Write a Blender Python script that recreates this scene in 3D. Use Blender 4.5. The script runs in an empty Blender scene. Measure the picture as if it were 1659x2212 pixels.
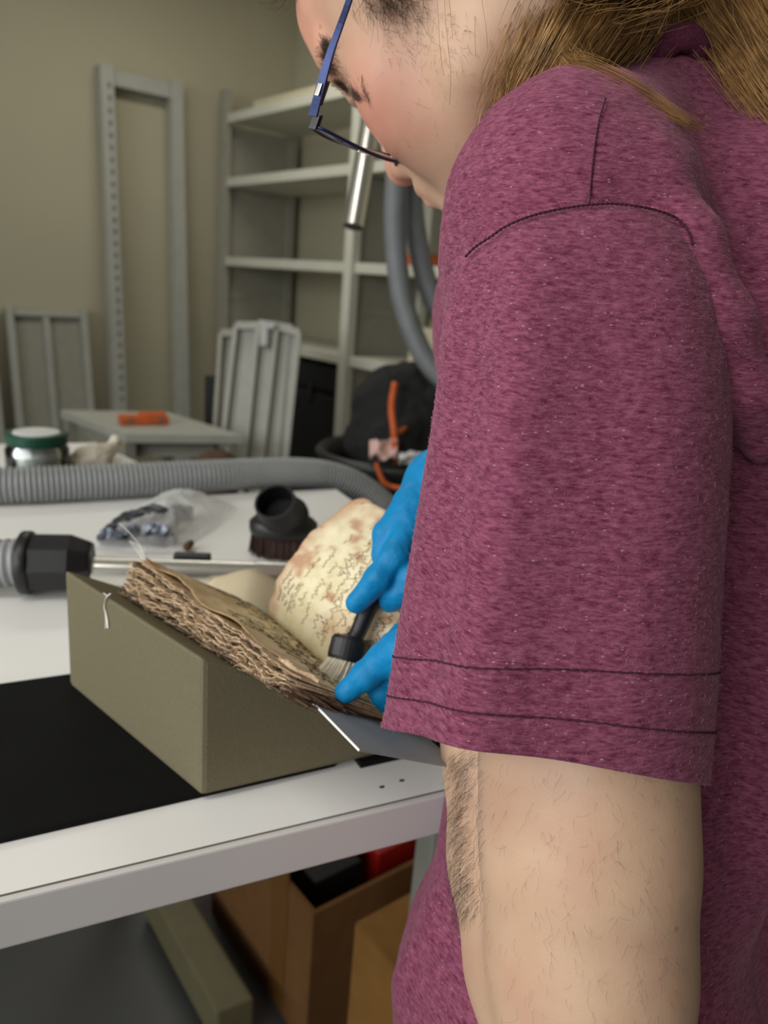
import bpy, bmesh, math, random
import numpy as np
from mathutils import Vector, Matrix, noise as mnoise

random.seed(7)
RNG = np.random.default_rng(7)
scene = bpy.context.scene
COL = scene.collection

# ------------------------------------------------------------------ camera
FPX, CX, CY = 1661.0, 829.5, 1106.0            # focal length and centre for the 1659 x 2212 frame
CAM = np.array([0.0, 0.0, 1.26])
_th, _ro, _hd = math.radians(16.3), math.radians(4.5), math.radians(50)
FW = np.array([math.cos(_hd) * math.cos(_th), math.sin(_hd) * math.cos(_th), -math.sin(_th)])
_r0 = np.array([math.sin(_hd), -math.cos(_hd), 0.0])
_u0 = np.cross(_r0, FW)
RT = math.cos(_ro) * _r0 + math.sin(_ro) * _u0
UP = -math.sin(_ro) * _r0 + math.cos(_ro) * _u0
cam_data = bpy.data.cameras.new('camera')
cam = bpy.data.objects.new('camera', cam_data)
COL.objects.link(cam)
m = Matrix.Identity(4)
for i in range(3):
    m[i][0], m[i][1], m[i][2], m[i][3] = RT[i], UP[i], -FW[i], CAM[i]
cam.matrix_world = m
cam_data.sensor_fit = 'HORIZONTAL'
cam_data.sensor_width = 36.0
cam_data.lens = FPX * 36.0 / 1659.0
cam_data.clip_start = 0.02
cam_data.dof.use_dof = True
cam_data.dof.focus_distance = 0.37
cam_data.dof.aperture_fstop = 11.0
scene.camera = cam

# ------------------------------------------------------------------ world, lights, exposure
world = bpy.data.worlds.new('world')
scene.world = world
world.use_nodes = True
bg = world.node_tree.nodes['Background']
bg.inputs[0].default_value = (0.75, 0.85, 1.0, 1)
bg.inputs[1].default_value = 1.0
scene.view_settings.view_transform = 'Standard'
scene.view_settings.look = 'None'
scene.view_settings.gamma = 1.0
scene.view_settings.use_curve_mapping = False
scene.view_settings.exposure = 0.0


def area(name, loc, target, sx, sy, power, col):
    l = bpy.data.lights.new(name, 'AREA')
    l.shape = 'RECTANGLE'; l.size = sx; l.size_y = sy; l.energy = power; l.color = col
    o = bpy.data.objects.new(name, l); COL.objects.link(o)
    o.location = loc
    d = Vector(target) - Vector(loc)
    o.rotation_euler = d.to_track_quat('-Z', 'Y').to_euler()
    return o


# daylight entering by the window in the left wall, and the ceiling fittings
area('window_daylight', (-2.05, 0.3, 1.75), (0.5, 0.3, 1.15), 4.2, 1.5, 43, (1.0, 0.985, 0.955)).data.spread = math.radians(125)
area('ceiling_light', (-0.9, 0.5, 2.66), (-0.9, 0.5, 0), 1.2, 0.3, 11, (1.0, 0.96, 0.88))
area('ceiling_light.001', (1.25, 2.75, 2.66), (1.25, 2.75, 0), 1.2, 0.3, 10, (1.0, 0.96, 0.88))


# ------------------------------------------------------------------ placing helpers
def ray(px, py): return FW + RT * (px - CX) / FPX - UP * (py - CY) / FPX
def P(px, py, d): return CAM + ray(px, py) * d                      # point seen at (px,py), d metres deep
def ZP(px, py, z):
    q = ray(px, py); return CAM + q * (z - CAM[2]) / q[2]            # on a level plane
def V(px, py, d): return np.array([(px - CX) / FPX * d, -(py - CY) / FPX * d, d])   # metres: right, up, forward
def v2w(v):
    v = np.asarray(v, float); return CAM + v[..., 0:1] * RT + v[..., 1:2] * UP + v[..., 2:3] * FW


def nrm(v): v = np.asarray(v, float); return v / np.linalg.norm(v)


# ------------------------------------------------------------------ materials
MATS = {}


def new_mat(name):
    mt = bpy.data.materials.new(name); mt.use_nodes = True
    nt = mt.node_tree; b = nt.nodes['Principled BSDF']
    MATS[name] = mt
    return mt, nt, b


def lin(c):
    return tuple(((x / 255) / 12.92 if x / 255 <= 0.04045 else ((x / 255 + 0.055) / 1.055) ** 2.4) for x in c) + (1,)


def mat(name, c, rough=0.5, metal=0.0, var=0.12, vscale=30.0, bump=0.0, bscale=200.0, spec=0.5, c2=None, stretch=None, coat=0.0, sss=0.0):
    """plain procedural material: base colour (sRGB 0-255) with a soft noise variation and optional fine relief"""
    mt, nt, b = new_mat(name)
    N, Lk = nt.nodes, nt.links
    tc = N.new('ShaderNodeTexCoord')
    mp = N.new('ShaderNodeMapping'); Lk.new(tc.outputs['Object'], mp.inputs[0])
    if stretch: mp.inputs['Scale'].default_value = stretch
    nz = N.new('ShaderNodeTexNoise'); nz.inputs['Scale'].default_value = vscale; nz.inputs['Detail'].default_value = 4
    Lk.new(mp.outputs[0], nz.inputs['Vector'])
    mx = N.new('ShaderNodeMix'); mx.data_type = 'RGBA'
    a = lin(c)
    d = lin(c2) if c2 else tuple(x * (1 - var) for x in a[:3]) + (1,)
    mx.inputs[6].default_value = a; mx.inputs[7].default_value = d
    rp = N.new('ShaderNodeMapRange'); rp.inputs[1].default_value = 0.35; rp.inputs[2].default_value = 0.65
    Lk.new(nz.outputs[0], rp.inputs[0]); Lk.new(rp.outputs[0], mx.inputs[0])
    Lk.new(mx.outputs[2], b.inputs['Base Color'])
    b.inputs['Roughness'].default_value = rough; b.inputs['Metallic'].default_value = metal
    b.inputs['Specular IOR Level'].default_value = spec
    b.inputs['Coat Weight'].default_value = coat
    if sss:
        b.inputs['Subsurface Weight'].default_value = sss
        b.inputs['Subsurface Radius'].default_value = (0.008, 0.003, 0.0015)
        b.inputs['Subsurface Scale'].default_value = 1.0
    if bump:
        n2 = N.new('ShaderNodeTexNoise'); n2.inputs['Scale'].default_value = bscale; n2.inputs['Detail'].default_value = 3
        Lk.new(mp.outputs[0], n2.inputs['Vector'])
        bp = N.new('ShaderNodeBump'); bp.inputs['Strength'].default_value = bump; bp.inputs['Distance'].default_value = 0.002
        Lk.new(n2.outputs[0], bp.inputs['Height']); Lk.new(bp.outputs[0], b.inputs['Normal'])
    return mt


mat('wall_far', (120, 116, 104), 0.85, var=0.04, vscale=3)  # unseen front wall, toned dark to cut the bounced light
mat('wall', (180, 174, 149), 0.85, var=0.04, vscale=3, bump=0.15, bscale=150)
mat('ceiling', (214, 212, 203), 0.9, var=0.03)
mat('floor', (80, 81, 80), 0.45, var=0.15, vscale=6, bump=0.05)
mat('table_white', (240, 239, 235), 0.38, var=0.03, vscale=4, bump=0.02, bscale=500)
mat('table_edge', (214, 211, 208), 0.42, var=0.03, vscale=10)
mat('slot_grey', (112, 111, 102), 0.6)
mat('groove', (110, 104, 96), 0.8, var=0.1)
mat('chip', (70, 55, 46), 0.9)
mat('steel_paint', (154, 152, 138), 0.5, var=0.08, vscale=20)
mat('steel_light', (172, 172, 162), 0.5, var=0.08, vscale=20)
mat('shelf_board', (204, 203, 188), 0.5, var=0.06, vscale=8)
mat('leg_beige', (196, 188, 160), 0.5, var=0.06)
mat('beam_shaded', (122, 114, 84), 0.6, var=0.1)  # beige beam, colour darkened for the shade under the table
mat('black_mat', (20, 20, 19), 0.8, var=0.25, vscale=12, bump=0.15, bscale=700, spec=0.12)
mat('black_plastic', (22, 22, 23), 0.42, var=0.2, vscale=60, bump=0.05, bscale=900)
mat('black_dark', (12, 12, 12), 0.6, var=0.2)
mat('black_cloth', (18, 18, 19), 0.9, var=0.3, vscale=30, bump=0.3, bscale=60)
mat('bore_shade', (6, 6, 6), 0.9)
mat('foam', (120, 113, 90), 0.95, var=0.16, vscale=900, bump=0.5, bscale=1300, spec=0.15)
mat('thread', (225, 222, 212), 0.9, var=0.1)
mat('grey_board', (140, 144, 146), 0.7, var=0.05, vscale=20)
mat('board_core', (232, 230, 224), 0.8, var=0.05)
mat('hose_grey', (124, 127, 129), 0.45, var=0.12, vscale=20)
mat('hose_light', (146, 148, 149), 0.45, var=0.12, vscale=20)
mat('chrome', (236, 233, 226), 0.24, metal=1.0, var=0.08, vscale=15)
mat('bristle_brown', (74, 48, 40), 0.7, var=0.6, vscale=400)
mat('bristle_cream', (246, 238, 216), 0.6, var=0.2, vscale=300)
mat('lid_green', (22, 74, 56), 0.35, var=0.1)
mat('white_paste', (232, 230, 226), 0.6, var=0.05, bump=0.2, bscale=80)
mat('white_cloth', (226, 216, 200), 0.9, var=0.14, vscale=30, bump=0.4, bscale=60)
mat('sack', (206, 192, 160), 0.95, var=0.12, vscale=30, bump=0.5, bscale=1500)
mat('orange', (205, 96, 38), 0.6, var=0.25, vscale=30)
mat('orange_cord', (200, 92, 34), 0.6, var=0.2)
mat('paper_pink', (224, 188, 178), 0.8, var=0.2)
mat('paper_white', (212, 212, 210), 0.8, var=0.1)
mat('cardboard', (128, 88, 46), 0.85, var=0.14, vscale=25, bump=0.1)
mat('cardboard_light', (158, 112, 52), 0.85, var=0.12, vscale=25, bump=0.1)
mat('tape', (128, 88, 46), 0.4, var=0.1)
mat('red_plastic', (176, 30, 20), 0.45, var=0.12)
mat('brown', (92, 66, 44), 0.9, var=0.4, vscale=60, bump=0.5)
mat('glove', (10, 128, 184), 0.5, var=0.10, vscale=60, bump=0.35, bscale=160, spec=0.25)
mat('hair', (176, 134, 82), 0.4, var=0.5, vscale=90, spec=0.5)
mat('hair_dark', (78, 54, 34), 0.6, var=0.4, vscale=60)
mat('hair_body', (58, 42, 30), 0.6, var=0.2)
mat('frame_blue', (52, 64, 104), 0.32, metal=0.7, var=0.15)
mat('frame_black', (14, 14, 18), 0.25, var=0.1)
mat('silver', (210, 205, 190), 0.2, metal=1.0, var=0.1)
mat('fuzz', (196, 140, 158), 0.9, var=0.2, vscale=200)
mat('rib_knit', (104, 40, 66), 0.95, var=0.45, vscale=500, bump=0.6, bscale=900)
mat('seam_thread_shade', (66, 20, 38), 0.95, var=0.2, vscale=200)
mat('ink_faint', (196, 178, 134), 0.9, var=0.2, vscale=120)
mat('ink_mid', (136, 114, 80), 0.9, var=0.3, vscale=120)
mat('ink', (74, 58, 40), 0.9, var=0.5, vscale=120)
mat('jeans', (36, 42, 60), 0.9, var=0.2, vscale=120, bump=0.2)
mat('shoe', (40, 38, 36), 0.6, var=0.2)
mat('bag_contents', (46, 50, 58), 0.35, var=0.5, vscale=60)
mat('bag_foil', (120, 130, 145), 0.25, metal=0.4, var=0.3, vscale=50)
mat('eye_white', (225, 215, 205), 0.2)
mat('lip', (176, 108, 98), 0.45, var=0.1)


def glass_mat(name, col, alpha_mix, rough=0.05):
    mt, nt, b = new_mat(name)
    N, Lk = nt.nodes, nt.links
    out = N['Material Output']
    tr = N.new('ShaderNodeBsdfTransparent'); tr.inputs[0].default_value = col
    gl = N.new('ShaderNodeBsdfGlossy'); gl.inputs['Roughness'].default_value = rough
    gl.inputs[0].default_value = (1, 1, 1, 1)
    fr = N.new('ShaderNodeFresnel'); fr.inputs[0].default_value = 1.45
    nz = N.new('ShaderNodeTexNoise'); nz.inputs['Scale'].default_value = 40
    bp = N.new('ShaderNodeBump'); bp.inputs['Strength'].default_value = 0.1 if rough > 0.1 else 0.0
    Lk.new(nz.outputs[0], bp.inputs['Height']); Lk.new(bp.outputs[0], gl.inputs['Normal'])
    ad = N.new('ShaderNodeMath'); ad.operation = 'ADD'; ad.inputs[1].default_value = alpha_mix
    Lk.new(fr.outputs[0], ad.inputs[0])
    mx = N.new('ShaderNodeMixShader'); Lk.new(ad.outputs[0], mx.inputs[0]); Lk.new(tr.outputs[0], mx.inputs[1]); Lk.new(gl.outputs[0], mx.inputs[2])
    Lk.new(mx.outputs[0], out.inputs[0])
    return mt


glass_mat('lens_glass', (0.80, 0.81, 0.80, 1), 0.02)
glass_mat('jar_glass', (0.93, 0.96, 0.95, 1), 0.04)
glass_mat('pane_glass', (0.95, 0.97, 0.97, 1), 0.0)


def film_mat():
    mt, nt, b = new_mat('bag_film')
    N, Lk = nt.nodes, nt.links
    out = N['Material Output']
    tr = N.new('ShaderNodeBsdfTransparent'); tr.inputs[0].default_value = (0.96, 0.96, 0.96, 1)
    b.inputs['Base Color'].default_value = (0.85, 0.86, 0.86, 1); b.inputs['Roughness'].default_value = 0.22
    b.inputs['Transmission Weight'].default_value = 0.0
    lw = N.new('ShaderNodeLayerWeight'); lw.inputs[0].default_value = 0.45
    mr = N.new('ShaderNodeMapRange'); mr.inputs[3].default_value = 0.13; mr.inputs[4].default_value = 0.75
    Lk.new(lw.outputs['Facing'], mr.inputs[0])
    nz = N.new('ShaderNodeTexNoise'); nz.inputs['Scale'].default_value = 60
    bp = N.new('ShaderNodeBump'); bp.inputs['Strength'].default_value = 0.5; bp.inputs['Distance'].default_value = 0.004
    Lk.new(nz.outputs[0], bp.inputs['Height']); Lk.new(bp.outputs[0], b.inputs['Normal'])
    mx = N.new('ShaderNodeMixShader'); Lk.new(mr.outputs[0], mx.inputs[0]); Lk.new(tr.outputs[0], mx.inputs[1]); Lk.new(b.outputs[0], mx.inputs[2])
    Lk.new(mx.outputs[0], out.inputs[0])


film_mat()


def skin_mat():
    mt, nt, b = new_mat('skin')
    N, Lk = nt.nodes, nt.links
    tc = N.new('ShaderNodeTexCoord')
    nz = N.new('ShaderNodeTexNoise'); nz.inputs['Scale'].default_value = 28; nz.inputs['Detail'].default_value = 5
    Lk.new(tc.outputs['Object'], nz.inputs['Vector'])
    at = N.new('ShaderNodeAttribute'); at.attribute_name = 'blush'
    m1 = N.new('ShaderNodeMix'); m1.data_type = 'RGBA'
    m1.inputs[6].default_value = lin((200, 167, 139)); m1.inputs[7].default_value = lin((191, 152, 127))
    mr = N.new('ShaderNodeMapRange'); mr.inputs[1].default_value = 0.35; mr.inputs[2].default_value = 0.7
    Lk.new(nz.outputs[0], mr.inputs[0]); Lk.new(mr.outputs[0], m1.inputs[0])
    m2 = N.new('ShaderNodeMix'); m2.data_type = 'RGBA'; m2.inputs[7].default_value = lin((208, 132, 114))
    Lk.new(at.outputs['Fac'], m2.inputs[0]); Lk.new(m1.outputs[2], m2.inputs[6])
    # freckles
    vo = N.new('ShaderNodeTexVoronoi'); vo.inputs['Scale'].default_value = 55
    Lk.new(tc.outputs['Object'], vo.inputs['Vector'])
    ws = N.new('ShaderNodeSeparateColor'); Lk.new(vo.outputs['Color'], ws.inputs[0])
    th = N.new('ShaderNodeMapRange'); th.inputs[1].default_value = 0.10; th.inputs[2].default_value = 0.05; th.inputs[3].default_value = 0; th.inputs[4].default_value = 1
    Lk.new(vo.outputs['Distance'], th.inputs[0])
    gt = N.new('ShaderNodeMath'); gt.operation = 'GREATER_THAN'; gt.inputs[1].default_value = 0.86; Lk.new(ws.outputs[0], gt.inputs[0])
    ml = N.new('ShaderNodeMath'); ml.operation = 'MULTIPLY'; Lk.new(th.outputs[0], ml.inputs[0]); Lk.new(gt.outputs[0], ml.inputs[1])
    m3 = N.new('ShaderNodeMix'); m3.data_type = 'RGBA'; m3.inputs[7].default_value = lin((168, 104, 84))
    s2 = N.new('ShaderNodeMath'); s2.operation = 'MULTIPLY'; s2.inputs[1].default_value = 0.6; Lk.new(ml.outputs[0], s2.inputs[0])
    Lk.new(s2.outputs[0], m3.inputs[0]); Lk.new(m2.outputs[2], m3.inputs[6])
    Lk.new(m3.outputs[2], b.inputs['Base Color'])
    b.inputs['Roughness'].default_value = 0.52
    b.inputs['Subsurface Weight'].default_value = 0.15
    b.inputs['Subsurface Radius'].default_value = (0.006, 0.002, 0.001); b.inputs['Subsurface Scale'].default_value = 1.0
    n2 = N.new('ShaderNodeTexNoise'); n2.inputs['Scale'].default_value = 700; n2.inputs['Detail'].default_value = 2
    Lk.new(tc.outputs['Object'], n2.inputs['Vector'])
    bp = N.new('ShaderNodeBump'); bp.inputs['Strength'].default_value = 0.12; bp.inputs['Distance'].default_value = 0.001
    Lk.new(n2.outputs[0], bp.inputs['Height']); Lk.new(bp.outputs[0], b.inputs['Normal'])


skin_mat()


def fabric_mat():
    """wine-coloured heather jersey: light and dark fibres drawn out along the knit, pale specks"""
    mt, nt, b = new_mat('heather')
    N, Lk = nt.nodes, nt.links
    tc = N.new('ShaderNodeTexCoord')
    rot = N.new('ShaderNodeMapping'); rot.inputs['Rotation'].default_value = (0, 0, math.radians(40))
    Lk.new(tc.outputs['Object'], rot.inputs[0])

    def noise(scale, st, det=3):
        mp = N.new('ShaderNodeMapping'); mp.inputs['Scale'].default_value = st; Lk.new(rot.outputs[0], mp.inputs[0])
        nz = N.new('ShaderNodeTexNoise'); nz.inputs['Scale'].default_value = scale; nz.inputs['Detail'].default_value = det
        nz.inputs['Roughness'].default_value = 0.65
        Lk.new(mp.outputs[0], nz.inputs['Vector']); return nz.outputs[0]
    n1 = noise(850, (0.26, 0.26, 1.0)); n2 = noise(460, (0.35, 0.35, 1.0), 4); n3 = noise(14, (1, 1, 1))
    mr = N.new('ShaderNodeMapRange'); mr.inputs[1].default_value = 0.34; mr.inputs[2].default_value = 0.68; Lk.new(n1, mr.inputs[0])
    mr2 = N.new('ShaderNodeMapRange'); mr2.inputs[1].default_value = 0.36; mr2.inputs[2].default_value = 0.64; Lk.new(n2, mr2.inputs[0])
    av = N.new('ShaderNodeMix'); av.data_type = 'FLOAT'; av.inputs[0].default_value = 0.45
    Lk.new(mr.outputs[0], av.inputs[2]); Lk.new(mr2.outputs[0], av.inputs[3])
    mx = N.new('ShaderNodeMix'); mx.data_type = 'RGBA'
    mx.inputs[6].default_value = lin((84, 27, 50)); mx.inputs[7].default_value = lin((150, 86, 110))
    Lk.new(av.outputs[0], mx.inputs[0])
    # pale specks
    mp = N.new('ShaderNodeMapping'); mp.inputs['Scale'].default_value = (0.6, 0.6, 1.3); Lk.new(rot.outputs[0], mp.inputs[0])
    vo = N.new('ShaderNodeTexVoronoi'); vo.inputs['Scale'].default_value = 620; Lk.new(mp.outputs[0], vo.inputs['Vector'])
    sc = N.new('ShaderNodeSeparateColor'); Lk.new(vo.outputs['Color'], sc.inputs[0])
    gt = N.new('ShaderNodeMath'); gt.operation = 'GREATER_THAN'; gt.inputs[1].default_value = 0.93; Lk.new(sc.outputs[0], gt.inputs[0])
    th = N.new('ShaderNodeMapRange'); th.inputs[1].default_value = 0.34; th.inputs[2].default_value = 0.12; th.inputs[3].default_value = 0; th.inputs[4].default_value = 0.42
    Lk.new(vo.outputs['Distance'], th.inputs[0])
    ml = N.new('ShaderNodeMath'); ml.operation = 'MULTIPLY'; Lk.new(gt.outputs[0], ml.inputs[0]); Lk.new(th.outputs[0], ml.inputs[1])
    m3 = N.new('ShaderNodeMix'); m3.data_type = 'RGBA'; m3.inputs[7].default_value = lin((206, 178, 182))
    Lk.new(ml.outputs[0], m3.inputs[0]); Lk.new(mx.outputs[2], m3.inputs[6])
    Lk.new(m3.outputs[2], b.inputs['Base Color'])
    b.inputs['Roughness'].default_value = 0.95; b.inputs['Specular IOR Level'].default_value = 0.1
    b.inputs['Sheen Weight'].default_value = 0.25; b.inputs['Sheen Roughness'].default_value = 0.5
    b.inputs['Sheen Tint'].default_value = lin((220, 170, 185))
    bp = N.new('ShaderNodeBump'); bp.inputs['Strength'].default_value = 0.45; bp.inputs['Distance'].default_value = 0.0012
    Lk.new(av.outputs[0], bp.inputs['Height']); Lk.new(bp.outputs[0], b.inputs['Normal'])


fabric_mat()


def parchment(name, c, cs, stain, sc=18):
    mt, nt, b = new_mat(name)
    N, Lk = nt.nodes, nt.links
    tc = N.new('ShaderNodeTexCoord')
    n1 = N.new('ShaderNodeTexNoise'); n1.inputs['Scale'].default_value = sc; n1.inputs['Detail'].default_value = 6
    n2 = N.new('ShaderNodeTexNoise'); n2.inputs['Scale'].default_value = sc * 6; n2.inputs['Detail'].default_value = 4
    Lk.new(tc.outputs['Object'], n1.inputs['Vector']); Lk.new(tc.outputs['Object'], n2.inputs['Vector'])
    m1 = N.new('ShaderNodeMix'); m1.data_type = 'RGBA'; m1.inputs[6].default_value = lin(c); m1.inputs[7].default_value = lin(cs)
    r1 = N.new('ShaderNodeMapRange'); r1.inputs[1].default_value = 0.42; r1.inputs[2].default_value = 0.68
    Lk.new(n2.outputs[0], r1.inputs[0]); Lk.new(r1.outputs[0], m1.inputs[0])
    m2 = N.new('ShaderNodeMix'); m2.data_type = 'RGBA'; m2.inputs[7].default_value = lin(stain)
    at = N.new('ShaderNodeAttribute'); at.attribute_name = 'stain'
    r2 = N.new('ShaderNodeMapRange'); r2.inputs[1].default_value = 0.56; r2.inputs[2].default_value = 0.72; r2.inputs[4].default_value = 0.7
    Lk.new(n1.outputs[0], r2.inputs[0])
    ad = N.new('ShaderNodeMath'); ad.operation = 'ADD'; ad.use_clamp = True
    Lk.new(at.outputs['Fac'], ad.inputs[0]); Lk.new(r2.outputs[0], ad.inputs[1])
    Lk.new(ad.outputs[0], m2.inputs[0]); Lk.new(m1.outputs[2], m2.inputs[6])
    Lk.new(m2.outputs[2], b.inputs['Base Color'])
    b.inputs['Roughness'].default_value = 0.75
    bp = N.new('ShaderNodeBump'); bp.inputs['Strength'].default_value = 0.3; bp.inputs['Distance'].default_value = 0.001
    Lk.new(n2.outputs[0], bp.inputs['Height']); Lk.new(bp.outputs[0], b.inputs['Normal'])


parchment('page_right', (226, 216, 182), (216, 203, 162), (182, 142, 112))
parchment('page_left', (220, 203, 160), (202, 180, 132), (168, 134, 92))
parchment('page_edge', (204, 178, 144), (168, 140, 108), (104, 80, 58), 60)
parchment('page_dark', (96, 72, 52), (60, 44, 32), (40, 28, 20), 60)


# ------------------------------------------------------------------ mesh helpers
ORIG = {}


def mk(name, Vs, Fs, material, parent=None, smooth=False, label=None, cat=None, group=None, kind=None, attr=None, bevel=0.0):
    Vs = np.asarray(Vs, float)
    if parent is not None:
        o0 = ORIG[parent.name]
    else:
        o0 = np.array([(Vs[:, 0].min() + Vs[:, 0].max()) / 2, (Vs[:, 1].min() + Vs[:, 1].max()) / 2, Vs[:, 2].min()])
    me = bpy.data.meshes.new(name)
    me.from_pydata((Vs - o0).tolist(), [], [list(map(int, f)) for f in Fs] if not isinstance(Fs, np.ndarray) else Fs.tolist())
    me.materials.append(MATS[material])
    if bevel:
        bm = bmesh.new(); bm.from_mesh(me)
        es = [e for e in bm.edges if len(e.link_faces) == 2 and e.calc_face_angle(0) > 0.6]
        bmesh.ops.bevel(bm, geom=es, offset=bevel, segments=2, affect='EDGES', profile=0.6)
        bm.to_mesh(me); bm.free()
    if smooth:
        me.polygons.foreach_set('use_smooth', [True] * len(me.polygons))
    if attr:
        for k, vals in attr.items():
            a = me.attributes.new(k, 'FLOAT', 'POINT'); a.data.foreach_set('value', np.asarray(vals, np.float32))
    ob = bpy.data.objects.new(name, me); COL.objects.link(ob)
    if parent is not None:
        ob.parent = parent
    else:
        ob.location = o0
    ORIG[ob.name] = o0
    props(ob, label, cat, group, kind)
    return ob


def props(ob, label=None, cat=None, group=None, kind=None):
    if label: ob['label'] = label
    if cat: ob['category'] = cat
    if group: ob['group'] = group
    if kind: ob['kind'] = kind


def thing(name, loc, label, cat, group=None, kind=None):
    e = bpy.data.objects.new(name, None); COL.objects.link(e)
    e.location = loc; e.empty_display_size = 0.05
    ORIG[e.name] = np.asarray(loc, float)
    props(e, label, cat, group, kind)
    return e


class MB:
    def __init__(s): s.V = []; s.F = []; s.n = 0

    def add(s, VF):
        Vs, Fs = VF
        Vs = np.asarray(Vs, float)
        s.V.append(Vs); s.F += [[i + s.n for i in f] for f in Fs]; s.n += len(Vs)
        return s

    def out(s): return np.concatenate(s.V), s.F


def box(c, ax, ay, az):
    """box by centre and three half vectors"""
    c, ax, ay, az = [np.asarray(v, float) for v in (c, ax, ay, az)]
    Vs = [c + i * ax + j * ay + k * az for k in (-1, 1) for j in (-1, 1) for i in (-1, 1)]
    return Vs, [[0, 2, 3, 1], [4, 5, 7, 6], [0, 1, 5, 4], [2, 6, 7, 3], [0, 4, 6, 2], [1, 3, 7, 5]]


def abox(x0, x1, y0, y1, z0, z1):
    return box(((x0 + x1) / 2, (y0 + y1) / 2, (z0 + z1) / 2), ((x1 - x0) / 2, 0, 0), (0, (y1 - y0) / 2, 0), (0, 0, (z1 - z0) / 2))


def prism(poly, vec):
    """closed polygon (3D points, in order) pushed along vec"""
    A = [np.asarray(p, float) for p in poly]; B = [p + np.asarray(vec, float) for p in A]; n = len(A)
    Fs = [list(range(n))[::-1], list(range(n, 2 * n))] + [[i, (i + 1) % n, n + (i + 1) % n, n + i] for i in range(n)]
    return A + B, Fs


def smooth_path(pts, n):
    """Catmull-Rom through the points, n samples evenly along the length"""
    p = np.asarray(pts, float)
    q = np.vstack([2 * p[0] - p[1], p, 2 * p[-1] - p[-2]])
    out = []
    for i in range(len(p) - 1):
        a, b, c, d = q[i:i + 4]
        t = np.linspace(0, 1, 24, endpoint=False)[:, None]
        out.append(0.5 * (2 * b + (c - a) * t + (2 * a - 5 * b + 4 * c - d) * t ** 2 + (-a + 3 * b - 3 * c + d) * t ** 3))
    out.append(p[-1:]); o = np.vstack(out)
    s = np.r_[0, np.cumsum(np.linalg.norm(np.diff(o[:, :3], axis=0), axis=1))]
    t = np.linspace(0, s[-1], n)
    return np.stack([np.interp(t, s, o[:, k]) for k in range(o.shape[1])], 1)


def tube(path, rad, seg=12, cap=True, squash=1.0):
    path = np.asarray(path, float); n = len(path)
    rad = np.broadcast_to(np.asarray(rad, float), (n,))
    T = np.gradient(path, axis=0); T /= np.linalg.norm(T, axis=1)[:, None] + 1e-12
    u = np.cross(T[0], [0, 0, 1.0])
    if np.linalg.norm(u) < 0.1: u = np.cross(T[0], [1.0, 0, 0])
    u = nrm(u); Vs = []
    a = np.linspace(0, 2 * math.pi, seg, endpoint=False)
    for i in range(n):
        u = u - T[i] * (u @ T[i]); u = nrm(u); w = np.cross(T[i], u)
        Vs.append(path[i] + rad[i] * (np.cos(a)[:, None] * u + squash * np.sin(a)[:, None] * w))
    Vs = np.concatenate(Vs); Fs = []
    for i in range(n - 1):
        for k in range(seg):
            k2 = (k + 1) % seg
            Fs.append([i * seg + k, i * seg + k2, (i + 1) * seg + k2, (i + 1) * seg + k])
    if cap:
        Fs.append(list(range(seg))[::-1]); Fs.append([(n - 1) * seg + k for k in range(seg)])
    return Vs, Fs


def lathe(prof, org, axis, seg=28, ex=None, sx=1.0):
    """profile [(r, h)...] spun about axis at org; sx squashes the second direction"""
    axis = nrm(axis); org = np.asarray(org, float)
    u = np.asarray(ex, float) if ex is not None else (np.cross(axis, [0, 0, 1.0]) if abs(axis[2]) < 0.9 else np.array([1.0, 0, 0]))
    u = nrm(u - axis * (u @ axis)); w = np.cross(axis, u)
    a = np.linspace(0, 2 * math.pi, seg, endpoint=False); Vs = []
    for r, h in prof:
        Vs.append(org + axis * h + r * (np.cos(a)[:, None] * u + sx * np.sin(a)[:, None] * w))
    n = len(prof); Vs = np.concatenate(Vs); Fs = []
    for i in range(n - 1):
        for k in range(seg):
            k2 = (k + 1) % seg
            Fs.append([i * seg + k, i * seg + k2, (i + 1) * seg + k2, (i + 1) * seg + k])
    if prof[0][0] > 1e-5: Fs.append(list(range(seg))[::-1])
    if prof[-1][0] > 1e-5: Fs.append([(n - 1) * seg + k for k in range(seg)])
    return Vs, Fs


def grid(fn, nu, nv):
    """surface patch from fn(u, v) in 0..1"""
    Vs = [fn(i / (nu - 1), j / (nv - 1)) for i in range(nu) for j in range(nv)]
    Fs = [[i * nv + j, (i + 1) * nv + j, (i + 1) * nv + j + 1, i * nv + j + 1] for i in range(nu - 1) for j in range(nv - 1)]
    return Vs, Fs


def solid_grid(fn, nu, nv, off):
    """a patch with real thickness: off(u, v) is the offset vector to the back"""
    A, Fa = grid(fn, nu, nv)
    B = [A[i * nv + j] + off(i / (nu - 1), j / (nv - 1)) for i in range(nu) for j in range(nv)]
    n = len(A); Fs = Fa + [[i + n for i in f[::-1]] for f in Fa]
    for i in range(nu - 1):
        a, b = i * nv, (i + 1) * nv; Fs += [[b, a, a + n, b + n]]
        a, b = i * nv + nv - 1, (i + 1) * nv + nv - 1; Fs += [[a, b, b + n, a + n]]
    for j in range(nv - 1):
        a, b = j, j + 1; Fs += [[a, b, b + n, a + n]]
        a, b = (nu - 1) * nv + j, (nu - 1) * nv + j + 1; Fs += [[b, a, a + n, b + n]]
    return A + B, Fs


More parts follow.
